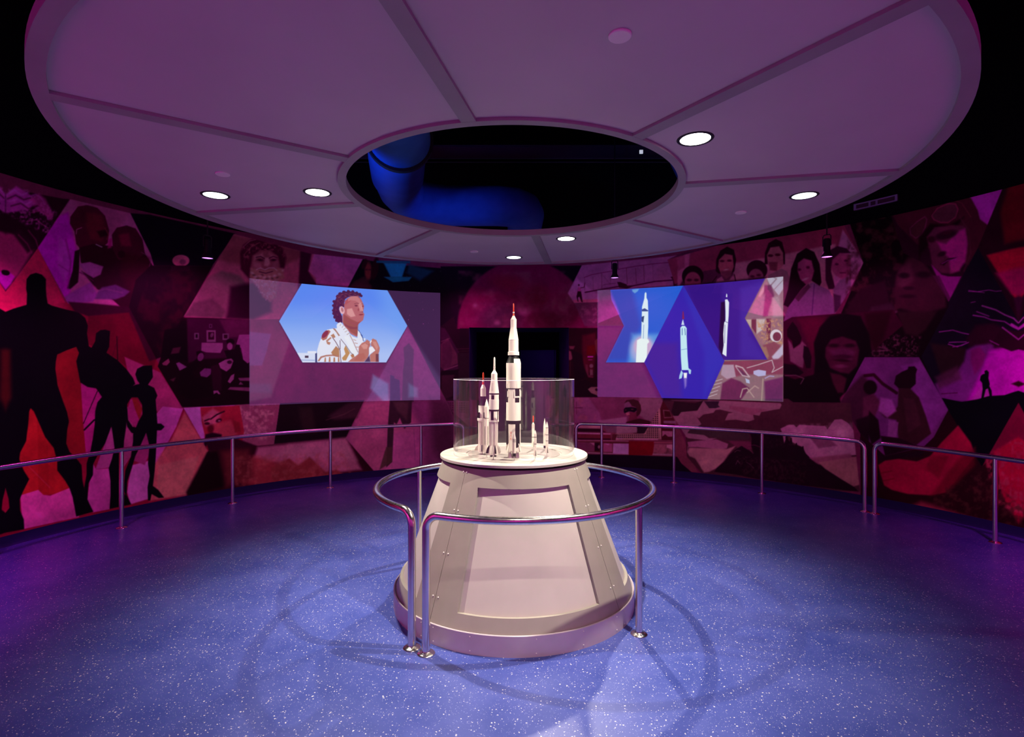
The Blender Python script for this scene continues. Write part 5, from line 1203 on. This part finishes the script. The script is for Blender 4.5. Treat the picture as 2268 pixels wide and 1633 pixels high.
PROJECTOR_LIGHT_ART = '''P 0 0 0 1 1 0,380 2268,380 2268,1200 0,1200
A left
P 64 36 76 1 1 500,560 1030,560 1030,960 500,960
P 82 58 92 5 .9 500,560 640,600 660,640 618,712 640,760 600,880 500,900
P 84 68 120 3 .9 552,735 600,740 590,780 580,810 552,810
P 90 64 112 8 .7 900,725 990,860 1000,890 810,890
P 92 122 176 6 .7 826,830 860,850 862,890 850,890 820,860
P 100 112 160 6 .6 905,850 925,860 925,880 905,880
P 72 72 112 6 .5 552,850 600,850 600,870 552,870
C 669,627 857,642 902,722 855,803 670,803 618,712
P 92 140 248 1 1 600,600 920,600 920,820 600,820
P 116 160 248 34 1 600,680 920,690 920,830 600,830
P 148 182 250 34 1 600,722 920,730 920,830 600,830
P 176 200 252 30 1 600,765 920,770 920,830 600,830
P 116 164 250 30 .7 830,620 900,640 910,760 860,720
P 220 228 252 1 1 655,782 700,782 700,803 655,803
P 176 192 232 1 1 655,796 697,797 697,800 655,799
P 80 64 88 0.8 1 675,788 683,788 683,793 675,793
P 64 72 128 0.8 1 698,782 702,782 703,803 698,803
P 232 236 252 0.8 1 681,778 700,778 700,783 681,783
P 74 32 72 0.8 1 738,665.3 741.9,666.4 746.3,656.4 757.3,647.6 772.7,644.9 788.2,647.6 795.9,649.8 802.5,654.2 800.3,658.7 794.8,656.4 777.1,656.4 770.5,658.7 763.9,663.1 761.7,671.9 766.1,678.5 761.7,680.7 751.8,679.6 750.7,685.1 754,693.9 757.3,700.5 758.4,714.8 748.5,714.8 744.1,711.5 741.9,702.7 736.4,695 737.5,682.9 738.6,674.1
N 122 60 80 5 .8 2 747.4,654.2 793.7,648.7 797,655.3 771.6,656.4 762.8,667.5 766.1,677.4 747.4,674.1
E 74 32 72 0.8 1 739.9,668 3.7 3 0
E 74 32 72 0.8 1 738.8,677.4 3.7 3 20
E 74 32 72 0.8 1 738,688.4 3.3 2.6 40
E 74 32 72 0.8 1 738.6,695 3.5 2.8 60
E 74 32 72 0.8 1 741,702.7 3.7 3 80
E 74 32 72 0.8 1 745.2,709.3 4 3.1 100
E 74 32 72 0.8 1 749.6,712.1 3.3 2.6 120
E 74 32 72 0.8 1 747.4,656.4 4 3.1 140
E 74 32 72 0.8 1 752.9,650.9 4.2 3.3 160
E 74 32 72 0.8 1 761.7,647.1 4 3.1 180
E 74 32 72 0.8 1 771.6,645.4 3.5 2.8 200
E 74 32 72 0.8 1 781.5,646.5 3.7 3 220
E 74 32 72 0.8 1 790.4,649.8 4 3.1 240
E 74 32 72 0.8 1 797,652.6 3.7 3 260
E 74 32 72 0.8 1 800.8,655.9 2.4 1.9 280
E 130 64 88 0.8 .7 749.6,658.7 2.9 1 30
E 44 16 56 0.8 .7 751.1,661.5 2.4 0.9 30
E 130 64 88 0.8 .7 757.3,653.1 2.9 1 -20
E 44 16 56 0.8 .7 758.8,656 2.4 0.9 -20
E 130 64 88 0.8 .7 766.1,650.9 2.9 1 10
E 44 16 56 0.8 .7 767.7,653.8 2.4 0.9 10
E 130 64 88 0.8 .7 776,649.8 2.9 1 0
E 44 16 56 0.8 .7 777.6,652.7 2.4 0.9 0
E 130 64 88 0.8 .7 786,652 2.9 1 20
E 44 16 56 0.8 .7 787.5,654.9 2.4 0.9 20
E 130 64 88 0.8 .7 748.5,667.5 2.9 1 60
E 44 16 56 0.8 .7 750,670.3 2.4 0.9 60
E 130 64 88 0.8 .7 755.1,663.1 2.9 1 -30
E 44 16 56 0.8 .7 756.6,665.9 2.4 0.9 -30
E 130 64 88 0.8 .7 746.3,677.4 2.9 1 80
E 44 16 56 0.8 .7 747.8,680.2 2.4 0.9 80
E 130 64 88 0.8 .7 744.1,687.3 2.9 1 70
E 44 16 56 0.8 .7 745.6,690.2 2.4 0.9 70
E 130 64 88 0.8 .7 747.4,698.3 2.9 1 60
E 44 16 56 0.8 .7 748.9,701.2 2.4 0.9 60
E 130 64 88 0.8 .7 752.9,671.9 2.9 1 40
E 44 16 56 0.8 .7 754.4,674.7 2.4 0.9 40
E 130 64 88 0.8 .7 793.7,655.9 2.9 1 30
E 44 16 56 0.8 .7 795.2,658.8 2.4 0.9 30
P 184 106 112 0.8 1 762.3,674.1 768.3,662 777.1,656.4 791.5,655.9 799.2,662 804.7,674.1 806.3,678.5 804.1,691.7 806.9,696.1 804.1,709.3 794.8,717.1 791.5,721.5 792.6,735.8 790.4,746.8 777.1,740.2 761.7,721.5 758.4,713.7 758.4,698.3 761.7,691.7
P 152 80 76 1.8 .8 761.7,696.1 777.1,707.1 793.7,714.8 791.5,744.6 777.1,735.8 759.5,716
P 224 160 160 1.8 .9 768.3,685.1 779.3,682.9 787.1,700.5 777.1,702.7 768.3,696.1
P 216 152 152 1.3 .8 794.8,666.4 801.4,671.9 803.6,689.5 797,689.5 793.7,676.3
P 176 80 88 1.8 .7 761.7,666.4 774.9,660.9 777.1,666.4 765,676.3
E 112 48 64 0.9 .9 788.7,677.4 3.3 1.8 5
E 128 56 72 0.8 .9 803.6,678.5 1.8 1.8 0
E 144 44 60 0.8 1 799.7,697.2 4.6 1.3 -5
E 156 72 80 0.9 .8 793.7,686.2 1.8 3.3 10
E 232 180 192 0.8 1 757.3,687.3 5.5 8.8 -15
E 176 108 120 0.8 .9 757.9,686.2 2.6 5.1 -15
P 200 128 132 0.9 .9 777.1,657.5 788.2,656.4 795.9,662 799.2,670.8 794.8,671.9 787.1,666.4 777.1,665.3 770.5,667.5 770.5,662
L 92 40 56 0.8 0.8 .9 784.8,673.5 789.3,671.7 794.8,672.4
L 92 40 56 0.8 0.8 .9 800.8,673.5 804.1,674.1
P 160 80 88 0.8 .8 760.1,696.1 766.1,704.9 776,711.5 788.2,714.8 799.2,711.5 794.8,717.1 791.5,721.5 786,721.5 770.5,714.8 761.7,707.1
P 140 68 80 0.9 .9 761.7,716 770.5,721.5 783.7,724.8 791.5,723.7 790.9,729.2 777.1,729.2 763.9,722.6
L 124 48 64 0.8 0.8 .9 795.9,696.8 803.6,696.6
L 240 192 184 0.9 0.8 .7 799.7,678.5 801.9,685.1 803.6,688.4
E 128 60 72 0.8 .9 802.5,691.3 1.5 0.7 0
L 192 128 128 0.8 0.8 .8 757.3,682.9 755.6,687.3 757.9,691.7
P 232 236 252 0.8 1 702.2,801.9 701.7,778.8 706.6,760 712.1,746.8 717.6,735.8 725.3,730.3 736.4,728.1 746.3,727 745.2,720.4 748.5,716 754,713.7 761.7,721.5 770.5,731.4 774.9,740.2 781.5,745.7 791.5,749 792.6,732.5 795.9,734.7 803.6,749 810.2,750.1 803.6,760 795.9,767.7 792.6,784.3 783.7,793.1 777.1,801.9
P 180 108 96 0.8 .95 711,750.1 714.3,740.2 720.9,732.5 728.7,731.4 732,734.7 726.4,743.5 723.1,751.2 715.4,754.5
E 138 52 80 0.8 1 719.8,740.7 5 9.9 40
P 180 120 88 0.8 .9 732,743.5 738.6,739.1 743,746.8 739.7,749 735.3,746.8
P 184 120 96 0.8 .9 722,754.5 732,746.8 734.2,749 725.3,756.7 732,758.9 729.8,764.4 724.2,762.2
P 180 120 80 0.8 .9 733.1,781 737.5,775.5 744.1,766.6 750.7,773.3 751.8,788.7 737.5,787.6
P 192 136 80 0.8 .9 757.3,793.1 765,784.3 761.7,773.3 765,765.5 774.9,782.1 770.5,789.8 766.1,798.6 759.5,798.6
P 184 112 72 0.8 .9 776,786.5 783.7,783.2 784.8,790.9 779.3,793.1
P 176 112 96 0.8 .9 703.3,799.7 709.9,789.8 722,786.5 736.4,785.4 751.8,788.7 751.8,792 736.4,788.7 722,789.8 712.1,793.1 706.6,800.8
P 184 120 88 0.8 .9 717.6,801.9 719.3,792 721.5,792 722,801.9
P 184 120 88 0.8 .9 727.5,801.9 728.7,790.9 731.4,790.9 732,801.9
P 184 120 88 0.8 .9 738,801.9 738.6,792 741.9,792 742.4,801.9
P 184 120 88 0.8 .9 747.9,801.9 748.5,792 751.2,792 751.8,801.9
P 168 120 104 0.8 .9 736.4,727.5 741.9,728.1 752.9,743.5 749.6,744.6 744.1,735.8
L 96 56 72 1.3 0.8 1 736.4,747.9 744.1,758.9 749.6,768.8 752.9,776.6 755.1,801.9
L 96 64 80 1.1 0.8 1 752.9,754.5 753.4,773.3
L 96 72 88 1 0.8 1 754.5,751.2 766.1,765.5 777.1,782.1 783.7,786.5
L 168 120 112 1.3 0.8 .9 774.9,742.4 781.5,755.6 788.2,771 792.6,779.9
L 176 144 136 1 0.8 .9 755.1,718.2 752.9,721.5
L 176 144 136 1 0.8 .9 760.6,721.5 757.3,725.9
L 176 144 136 1 0.8 .9 765,727 760.6,730.3
L 176 144 136 1 0.8 .9 769.4,732.5 763.9,735.8
L 176 144 128 1.3 0.8 .9 773.8,738 768.3,741.3
L 192 144 136 1.3 0.8 .9 782.6,752.3 788.2,754.5
L 192 144 136 1.5 0.8 .9 786,760 791.5,761.1
L 192 144 136 1.5 0.8 .9 788.2,768.8 793.7,769.4
P 240 244 252 0.8 .9 761.7,745.7 770.5,744.6 781.5,762.2 791.5,783.2 786,789.8 777.1,777.7
L 48 72 144 1.5 0.8 1 799.2,741.3 803.6,749 804.7,755.6
L 48 72 144 1 0.8 1 793.7,731.4 802.5,744.6
P 192 120 112 0.8 1 794.8,767.7 801.4,760 809.1,756.7 812.4,752.3 819,756.7 820.1,764.4 816.8,772.1 816.8,784.3 814.6,792 808,799.7 805.8,801.9 770.5,801.9 779.3,794.2 788.2,788.7 793.7,784.3
P 224 160 152 1.5 .8 799.2,765.5 810.2,760 815.7,762.2 812.4,773.3 804.7,773.3
P 184 104 96 1.8 .7 794.8,784.3 805.8,782.1 810.2,793.1 799.2,799.7 783.7,798.6
P 192 120 112 0.8 1 822.3,753.4 825.6,750.1 833.3,753.4 837.7,762.2 841,771 839.9,778.8 836.6,787.6 838.8,801.9 820.1,801.9 819,786.5 831.1,776.6 826.7,769.9 821.2,765.5
P 216 152 144 1.5 .8 824.5,756.7 832.2,756.7 837.7,768.8 834.4,776.6 826.7,762.2
P 106 52 64 1.5 .8 832.2,784.3 838.8,784.3 838.8,801.9 832.2,801.9
P 244 240 248 0.8 1 817.4,769.9 824.5,767.7 831.1,776.6 821.2,783.2 817.9,786.5
P 244 240 248 0.8 1 818.5,758.9 822.3,753.4 823.4,755.6 820.1,761.1
L 128 60 72 0.9 0.8 .8 810.2,761.1 816.8,764.4
P 80 48 80 1.3 .9 806.9,801.9 817.9,787.6 820.1,801.9
c
A right
P 64 24 90 1 1 1290,560 1780,560 1780,940 1290,940
P 60 52 80 2 1 1323,640 1350,640 1365,665 1382,722 1323,722
P 64 32 64 2 .6 1325,665 1360,665 1380,720 1325,720
P 80 40 96 6 1 1323,725 1380,725 1345,800 1420,803 1460,890 1323,885
P 144 128 106 3 1 1680,690 1700,660 1695,630 1720,610 1740,600 1740,900 1560,900 1600,800 1655,760
C 1352,642 1514,632 1427,803 1342,803 1382,722 1354,664
P 36 96 216 1 1 1300,600 1540,600 1540,820 1300,820
P 56 72 184 12 .9 1340,640 1400,635 1420,720 1390,800 1340,800
P 96 160 232 10 .9 1400,740 1460,740 1440,810 1390,810
E 184 176 224 10 .8 1424,775 28 32 0
E 224 176 208 5 .7 1424,768 20 22 0
P 112 168 224 2 .9 1400,642 1416,640 1412,646 1406,650 1401,646
P 224 244 252 1.2 1 1428,650 1430,647 1432,650 1432,660 1435,666 1436,690 1436,725 1434,755 1420,757 1421,718 1422,680 1427,662
P 48 80 144 1 1 1421,686 1428,683 1436,688 1435,690 1422,690
P 40 72 120 1 1 1421,702 1427,700 1425,715 1421,712
L 96 128 192 1 0.8 .9 1426,720 1425,750
P 240 252 252 1.5 1 1411,754 1418,750 1436,752 1438,758 1434,762 1432,810 1408,810
c
C 1514,632 1605,800 1566,886 1468,886 1427,803
P 52 36 176 1 1 1400,600 1620,600 1620,900 1400,900
P 52 48 184 10 .9 1510,632 1560,700 1605,800 1560,880 1560,780
P 72 36 156 12 .9 1440,760 1500,760 1510,880 1470,880 1430,803
P 140 36 80 1 .9 1512,690 1514,690 1516,707 1511,707
P 208 224 248 0.8 1 1513,707 1514,712 1516,720 1509,720 1511,712
P 200 240 252 1.2 1 1507,726 1511,722 1517,722 1521,727 1521,745 1523,790 1525,815 1527,820 1510,820 1508,790 1507,745
L 52 80 160 1.5 0.8 .8 1511,728 1511,742
L 52 80 160 1.5 0.8 .8 1517,728 1518,742
L 80 128 192 1 0.8 .8 1509,775 1522,773
P 176 220 244 1 1 1509,820 1513,826 1510,838 1504,840 1505,832
P 176 220 244 1 1 1524,815 1531,820 1530,829 1526,828
P 248 252 252 1.5 1 1514,826 1522,826 1521,838 1515,838
P 168 144 216 4 .8 1515,838 1521,838 1520,855 1517,860
c
C 1514,632 1697,613 1650,705 1653,708 1700,797 1605,798
P 60 28 144 1 1 1500,590 1720,590 1720,820 1500,820
P 52 20 132 8 1 1520,630 1600,630 1600,790 1560,740
P 68 40 160 10 .9 1640,640 1700,620 1660,740 1700,800 1640,790
P 32 8 60 3 1 1597,670 1606,668 1606,740 1600,790 1592,770
P 232 240 252 1 1 1606,664 1611,663 1615,670 1614,700 1612,725 1611,745 1610,765 1609,790 1600,784 1603,765 1602,740 1604,715 1607,710 1607,690
P 232 240 252 0.8 1 1609,650 1611,653 1611,659 1608,658
L 64 48 120 1 0.8 .9 1606,712 1612,715
L 64 48 120 1 0.8 .8 1606,720 1605,760
c
C 1697,613 1735,608 1735,891 1566,886 1605,800 1700,797 1650,705
P 120 104 108 1 1 1500,580 1760,580 1760,900 1500,900
P 164 168 184 2 1 1697,613 1735,608 1735,640 1725,655 1705,630
L 120 108 120 3 1.5 .9 1705,635 1720,618 1710,612
L 128 116 128 2 1.2 .9 1712,645 1735,620
P 48 32 56 4 1 1694,632 1708,632 1715,655 1705,680 1700,700 1668,706 1690,670
P 106 100 112 4 1 1655,700 1675,668 1695,652 1690,706 1655,706
P 176 136 144 2 1 1680,655 1692,632 1692,645 1684,658
P 140 132 136 5 1 1710,660 1725,655 1735,700 1712,704
P 60 44 48 1.5 1 1665,708 1675,708 1675,740 1665,725
P 60 40 48 1.5 1 1698,706 1708,706 1706,755 1698,755
P 176 168 152 2 1 1652,708 1664,708 1664,728
P 176 180 176 3 1 1676,707 1695,707 1690,730 1676,740
N 176 144 96 4 .9 5 1676,710 1735,707 1735,790 1700,770 1680,745
E 200 204 212 1 1 1719,744 13 14 0
E 74 48 52 1.5 1 1721,746 9 10 0
P 106 68 72 3 1 1690,765 1715,757 1735,770 1735,795 1705,800 1695,780
P 176 176 200 3 1 1710,790 1735,762 1735,785 1715,805
P 140 112 88 3 .9 1685,770 1697,768 1704,790 1695,795
P 104 60 72 4 1 1600,800 1735,795 1735,830 1650,830 1610,840
P 156 144 160 2 1 1600,808 1625,808 1630,835 1610,840 1597,830
L 176 160 168 3 1.5 1 1630,810 1645,815 1660,835 1645,832 1630,812
P 64 48 72 2 1 1632,814 1645,822 1655,833 1645,830
L 176 168 176 2 1.5 1 1655,815 1680,808 1710,798 1715,815 1710,825 1735,812
P 168 176 216 1.5 1 1669,822 1680,819 1697,822 1696,832 1680,834 1669,829
P 168 184 216 1.5 1 1651,838 1660,842 1661,850 1653,848
L 152 152 192 2.5 1.5 1 1695,838 1705,833 1714,834
P 64 36 64 3 1 1600,850 1620,838 1640,845 1660,860 1640,888 1595,888
P 72 40 80 4 1 1693,845 1735,835 1735,891 1695,888
L 160 144 136 2.5 1.5 1 1640,880 1645,862 1655,860 1670,880
L 160 144 136 2.5 1.5 1 1655,870 1672,855 1680,860
L 152 140 128 3 1.5 1 1690,840 1687,888
L 184 176 184 1.5 1 1 1583,845 1600,840
L 184 176 184 1.5 1 1 1580,853 1598,848
L 184 176 184 1.5 1 1 1577,862 1594,856
L 184 176 184 1.5 1 1 1573,871 1590,865
L 184 176 184 1.5 1 1 1568,880 1588,873
c'''
AX, AY, AW, AH = 0, 380, 2268, 820

def poly_sd(pts, X, Y):
    d2 = np.full(X.shape, 1e12); ins = np.zeros(X.shape, bool); n = len(pts)
    for i in range(n):
        x0, y0 = pts[i]; x1, y1 = pts[(i+1) % n]; dx, dy = x1-x0, y1-y0; l2 = dx*dx+dy*dy
        if l2 == 0: continue
        t = np.clip(((X-x0)*dx+(Y-y0)*dy)/l2, 0, 1)
        d2 = np.minimum(d2, (X-x0-t*dx)**2+(Y-y0-t*dy)**2)
        if y0 != y1: ins ^= ((y0 > Y) != (y1 > Y)) & (X < dx*(Y-y0)/dy+x0)
    d = np.sqrt(d2); return np.where(ins, -d, d)
def line_d(pts, X, Y):
    d2 = np.full(X.shape, 1e12)
    for i in range(len(pts)-1):
        x0, y0 = pts[i]; x1, y1 = pts[i+1]; dx, dy = x1-x0, y1-y0; l2 = max(dx*dx+dy*dy, 1e-9)
        t = np.clip(((X-x0)*dx+(Y-y0)*dy)/l2, 0, 1)
        d2 = np.minimum(d2, (X-x0-t*dx)**2+(Y-y0-t*dy)**2)
    return np.sqrt(d2)
def ramp(sd, soft):
    w_ = max(soft*1.6, 1.0); t = np.clip(0.5-sd/w_, 0, 1); return t*t*(3-2*t)
def vnoise(X, Y, scale, seed):
    out = 0; amp = 0.5; rs = np.random.RandomState(seed)
    for o in range(3):
        g = rs.rand(256, 256); u, v = X/scale+31, Y/scale+17
        i, j = np.floor(u).astype(int), np.floor(v).astype(int); fu, fv = u-i, v-j
        fu = fu*fu*(3-2*fu); fv = fv*fv*(3-2*fv); i %= 255; j %= 255
        out = out+amp*(g[i, j]*(1-fu)*(1-fv)+g[i+1, j]*fu*(1-fv)+g[i, j+1]*(1-fu)*fv+g[i+1, j+1]*fu*fv)
        amp *= 0.55; scale = scale/2.1
    return out/0.94
def paint(text):
    img = np.zeros((AH, AW, 3), np.float32); clip = None
    def region(pts, m):
        xs = [p[0] for p in pts]; ys = [p[1] for p in pts]
        x0, x1 = max(int(min(xs)-m), 0), min(int(max(xs)+m)+2, AW); y0, y1 = max(int(min(ys)-m), AY), min(int(max(ys)+m)+2, AY+AH)
        if x1 <= x0 or y1 <= y0: return None
        X, Y = np.meshgrid(np.arange(x0, x1)+0.5, np.arange(y0, y1)+0.5)
        return X, Y, (slice(y0-AY, y1-AY), slice(x0, x1))
    def put(c, cov, sl):
        if clip is not None: cov = cov*clip[sl]
        img[sl] = img[sl]*(1-cov[..., None])+c*cov[..., None]
    for ln in text.split('\n'):
        t = ln.split()
        if not t: continue
        k = t[0]
        if k == 'c': clip = None; continue
        if k == 'A': continue
        if k == 'C':
            pts = [tuple(map(float, a.split(','))) for a in t[1:]]
            clip = np.zeros((AH, AW), np.float32); r = region(pts, 2)
            if r: clip[r[2]] = ramp(poly_sd(pts, r[0], r[1]), 0.8)
            continue
        if k == 'S':
            rs = np.random.RandomState(int(t[2])); x0, y0, x1, y1 = map(float, t[3:7])
            for i in range(int(t[1])):
                q = 1+int(rs.rand() < 0.2)
                x, y = int(x0+rs.rand()*(x1-x0)), int(y0-AY+rs.rand()*(y1-y0)); img[y:y+q, x:x+q] = (0.8, 0.7, 0.75)
            continue
        c = np.array([float(q) for q in t[1:4]], np.float32)/255; t = t[:1]+t[3:]
        if k == 'E':
            soft, op = float(t[2]), float(t[3]); cx, cy = map(float, t[4].split(',')); rx, ry, rot = map(float, t[5:8])
            m = max(rx, ry)+soft*2; r = region([(cx-m, cy-m), (cx+m, cy+m)], 1)
            if not r: continue
            a = math.radians(rot); dx, dy = r[0]-cx, r[1]-cy
            u, v = (dx*math.cos(a)+dy*math.sin(a))/rx, (-dx*math.sin(a)+dy*math.cos(a))/ry
            put(c, ramp((np.sqrt(u*u+v*v)-1)*min(rx, ry), soft)*op, r[2])
        elif k == 'P':
            pts = [tuple(map(float, a.split(','))) for a in t[4:]]; soft = float(t[2]); r = region(pts, soft+2)
            if r: put(c, ramp(poly_sd(pts, r[0], r[1]), soft)*float(t[3]), r[2])
        elif k == 'L':
            pts = [tuple(map(float, a.split(','))) for a in t[5:]]; w_, soft = float(t[2]), float(t[3]); r = region(pts, soft+w_+2)
            if r: put(c, ramp(line_d(pts, r[0], r[1])-w_/2, soft)*float(t[4]), r[2])
        elif k == 'N':
            pts = [tuple(map(float, a.split(','))) for a in t[5:]]; r = region(pts, 6)
            if r:
                n = np.clip((vnoise(r[0], r[1], float(t[2]), int(t[4]))-0.42)/0.28, 0, 1)
                put(c, ramp(poly_sd(pts, r[0], r[1]), 5)*n*float(t[3]), r[2])
        elif k == 'G':
            pts = [tuple(map(float, a.split(','))) for a in t[4:]]; p, d = float(t[2]), float(t[3]); r = region(pts, 1)
            if r:
                fx, fy = np.abs((r[0] % p)-p/2), np.abs((r[1] % p)-p/2)
                put(c, ramp(poly_sd(pts, r[0], r[1]), 0.8)*ramp(np.maximum(fx, fy)-d/2, 0.8), r[2])
    return img
def to_lin(c): return np.where(c <= 0.04045, c/12.92, ((c+0.055)/1.055)**2.4)
def uv_of(psi, z):          # tracing coordinates of a wall point
    a = np.radians(psi); x = WC[0]+WR*np.sin(a); y = WC[1]+WR*np.cos(a)
    return 1134+F_PX*x/y, 816.5-F_PX*(z-CAMZ)/y
def wall_at(px, py):        # wall point (psi, z) of a tracing coordinate
    k = (px-1134)/F_PX; A = 1+k*k; B = -2*(k*WC[0]+WC[1]); D = WC[0]**2+WC[1]**2-WR**2
    y = (-B+math.sqrt(B*B-4*A*D))/(2*A)
    return math.degrees(math.atan2(k*y-WC[0], y-WC[1])), CAMZ-(py-816.5)*y/F_PX
def sample(img, u, v):
    x = np.clip(u-AX-0.5, 0, AW-1.001); y = np.clip(v-AY-0.5, 0, AH-1.001)
    i, j = np.floor(y).astype(int), np.floor(x).astype(int); fy, fx = (y-i)[..., None], (x-j)[..., None]
    return img[i, j]*(1-fy)*(1-fx)+img[i, j+1]*(1-fy)*fx+img[i+1, j]*fy*(1-fx)+img[i+1, j+1]*fy*fx
def grid_mesh(name, psi, z, r, attrs, m, keep=None):
    n, k = len(psi), len(z); a = np.radians(psi)[:, None]+0*z[None, :]; Z = z[None, :]+0*a
    co = np.stack([WC[0]+r*np.sin(a), WC[1]+r*np.cos(a), Z], -1).reshape(-1, 3)
    i = np.arange(n-1)[:, None]; j = np.arange(k-1)[None, :]
    q = np.stack([i*k+j, i*k+j+1, (i+1)*k+j+1, (i+1)*k+j], -1).reshape(-1, 4)
    if keep is not None:
        q = q[keep((psi[:-1]+psi[1:])[:, None]/2+0*j, (z[:-1]+z[1:])[None, :]/2+0*i).reshape(-1)]
    me = bpy.data.meshes.new(name)
    me.vertices.add(len(co)); me.vertices.foreach_set('co', co.astype(np.float32).ravel())
    me.loops.add(q.size); me.loops.foreach_set('vertex_index', q.astype(np.int32).ravel())
    me.polygons.add(len(q)); me.polygons.foreach_set('loop_start', np.arange(0, q.size, 4, dtype=np.int32))
    me.update(calc_edges=True)
    for an, col in attrs.items():
        at = me.color_attributes.new(an, 'FLOAT_COLOR', 'POINT')
        c4 = np.ones((len(co), 4), np.float32); c4[:, :3] = col.reshape(-1, 3); at.data.foreach_set('color', c4.ravel())
    me.materials.append(m); o = bpy.data.objects.new(name, me); C.objects.link(o); return o
def print_material(name, emit):
    m = mat(name, (0.5, 0.5, 0.5), 0.5, spec=0.12)
    N, L = m.node_tree.nodes, m.node_tree.links; b_ = N['Principled BSDF']
    at = N.new('ShaderNodeVertexColor'); at.layer_name = 'print'
    no = N.new('ShaderNodeTexNoise'); no.inputs['Scale'].default_value = 260; no.inputs['Detail'].default_value = 2
    tc = N.new('ShaderNodeTexCoord'); L.new(tc.outputs['Object'], no.inputs['Vector'])
    mr = N.new('ShaderNodeMapRange'); mr.inputs['To Min'].default_value = 0.82; mr.inputs['To Max'].default_value = 1.18
    L.new(no.outputs['Fac'], mr.inputs['Value'])
    mu = N.new('ShaderNodeVectorMath'); mu.operation = 'SCALE'; L.new(at.outputs['Color'], mu.inputs[0]); L.new(mr.outputs[0], mu.inputs['Scale'])
    L.new(mu.outputs[0], b_.inputs['Base Color'])
    if emit:
        ae = N.new('ShaderNodeVertexColor'); ae.layer_name = 'projection'
        L.new(ae.outputs['Color'], b_.inputs['Emission Color']); b_.inputs['Emission Strength'].default_value = 0.9
    return m
art = paint(MURAL_ART)
GX, GY = np.meshgrid(np.arange(AW)+0.5, np.arange(AH)+AY+0.5)
art = art*(1+0.30*(vnoise(GX, GY, 30, 3)-0.5)+0.16*(vnoise(GX, GY, 4, 4)-0.5))[..., None]      # uneven ink of the enlarged photographs
art = np.clip((art+np.roll(art, 1, 0)+np.roll(art, 1, 1)+np.roll(art, (1, 1), (0, 1)))/4, 0, 1)
psi = np.concatenate([np.arange(-180, -79, 0.5), np.arange(-79, 79.01, 0.062), np.arange(79.5, 180.1, 0.5)])
psi = np.unique(np.concatenate([psi, [DOOR[0], DOOR[1]]]))
zz = np.unique(np.concatenate([np.linspace(0.1, 3.66, 600), [DOOR[2]]]))
PL, PR_ = wall_at(12, 816)[0], wall_at(2256, 816)[0]; pm = np.where(psi > PR_, 2*PR_-psi, np.where(psi < PL, 2*PL-psi, psi)); pm = np.clip(pm, PL, PR_)     # off to the sides the print repeats mirrored
U, V = uv_of(pm[:, None]+0*zz[None, :], zz[None, :]+0*pm[:, None])
PR = to_lin(sample(art, U, V)); PR[np.abs(psi) > 112] = (0.6, 0.45, 0.58)      # plain pale wall behind the visitors
o = grid_mesh('mural', psi, zz, WR-0.002, {'print': PR}, print_material('mural_print', False),
              keep=lambda p, z: ~((p > DOOR[0]) & (p < DOOR[1]) & (z < DOOR[2])))
tag(o, 'photo collage mural of hexagons and triangles printed round the curved wall', 'mural')
light = paint(PROJECTOR_LIGHT_ART)
for (x0, y0, x1, y1, y2, y3), lab in (((552, 617.5, 975, 648, 886, 899.5), 'projected picture of a man in a patterned shirt against blue sky'),
                               ((1323, 647.5, 1735, 607.5, 890.5, 879), 'projected picture of three rocket launches in blue hexagons')):
    p0, za = wall_at(x0, y0); p1, zb = wall_at(x1, y1); _, zc = wall_at(x1, y2); _, zd = wall_at(x0, y3)
    ps = np.linspace(p0, p1, 700); zs = np.linspace((zc+zd)/2, (za+zb)/2, 460)
    U, V = uv_of(ps[:, None]+0*zs[None, :], zs[None, :]+0*ps[:, None])
    o = grid_mesh('projected_picture', ps, zs, WR-0.005, {'print': to_lin(sample(art, U, V)), 'projection': to_lin(sample(light, U, V))}, print_material('projected_picture', True))  # projector light is put into the patch's own emission, no projector lamp
    tag(o, lab, 'projected picture', 'pictures projected onto the mural')
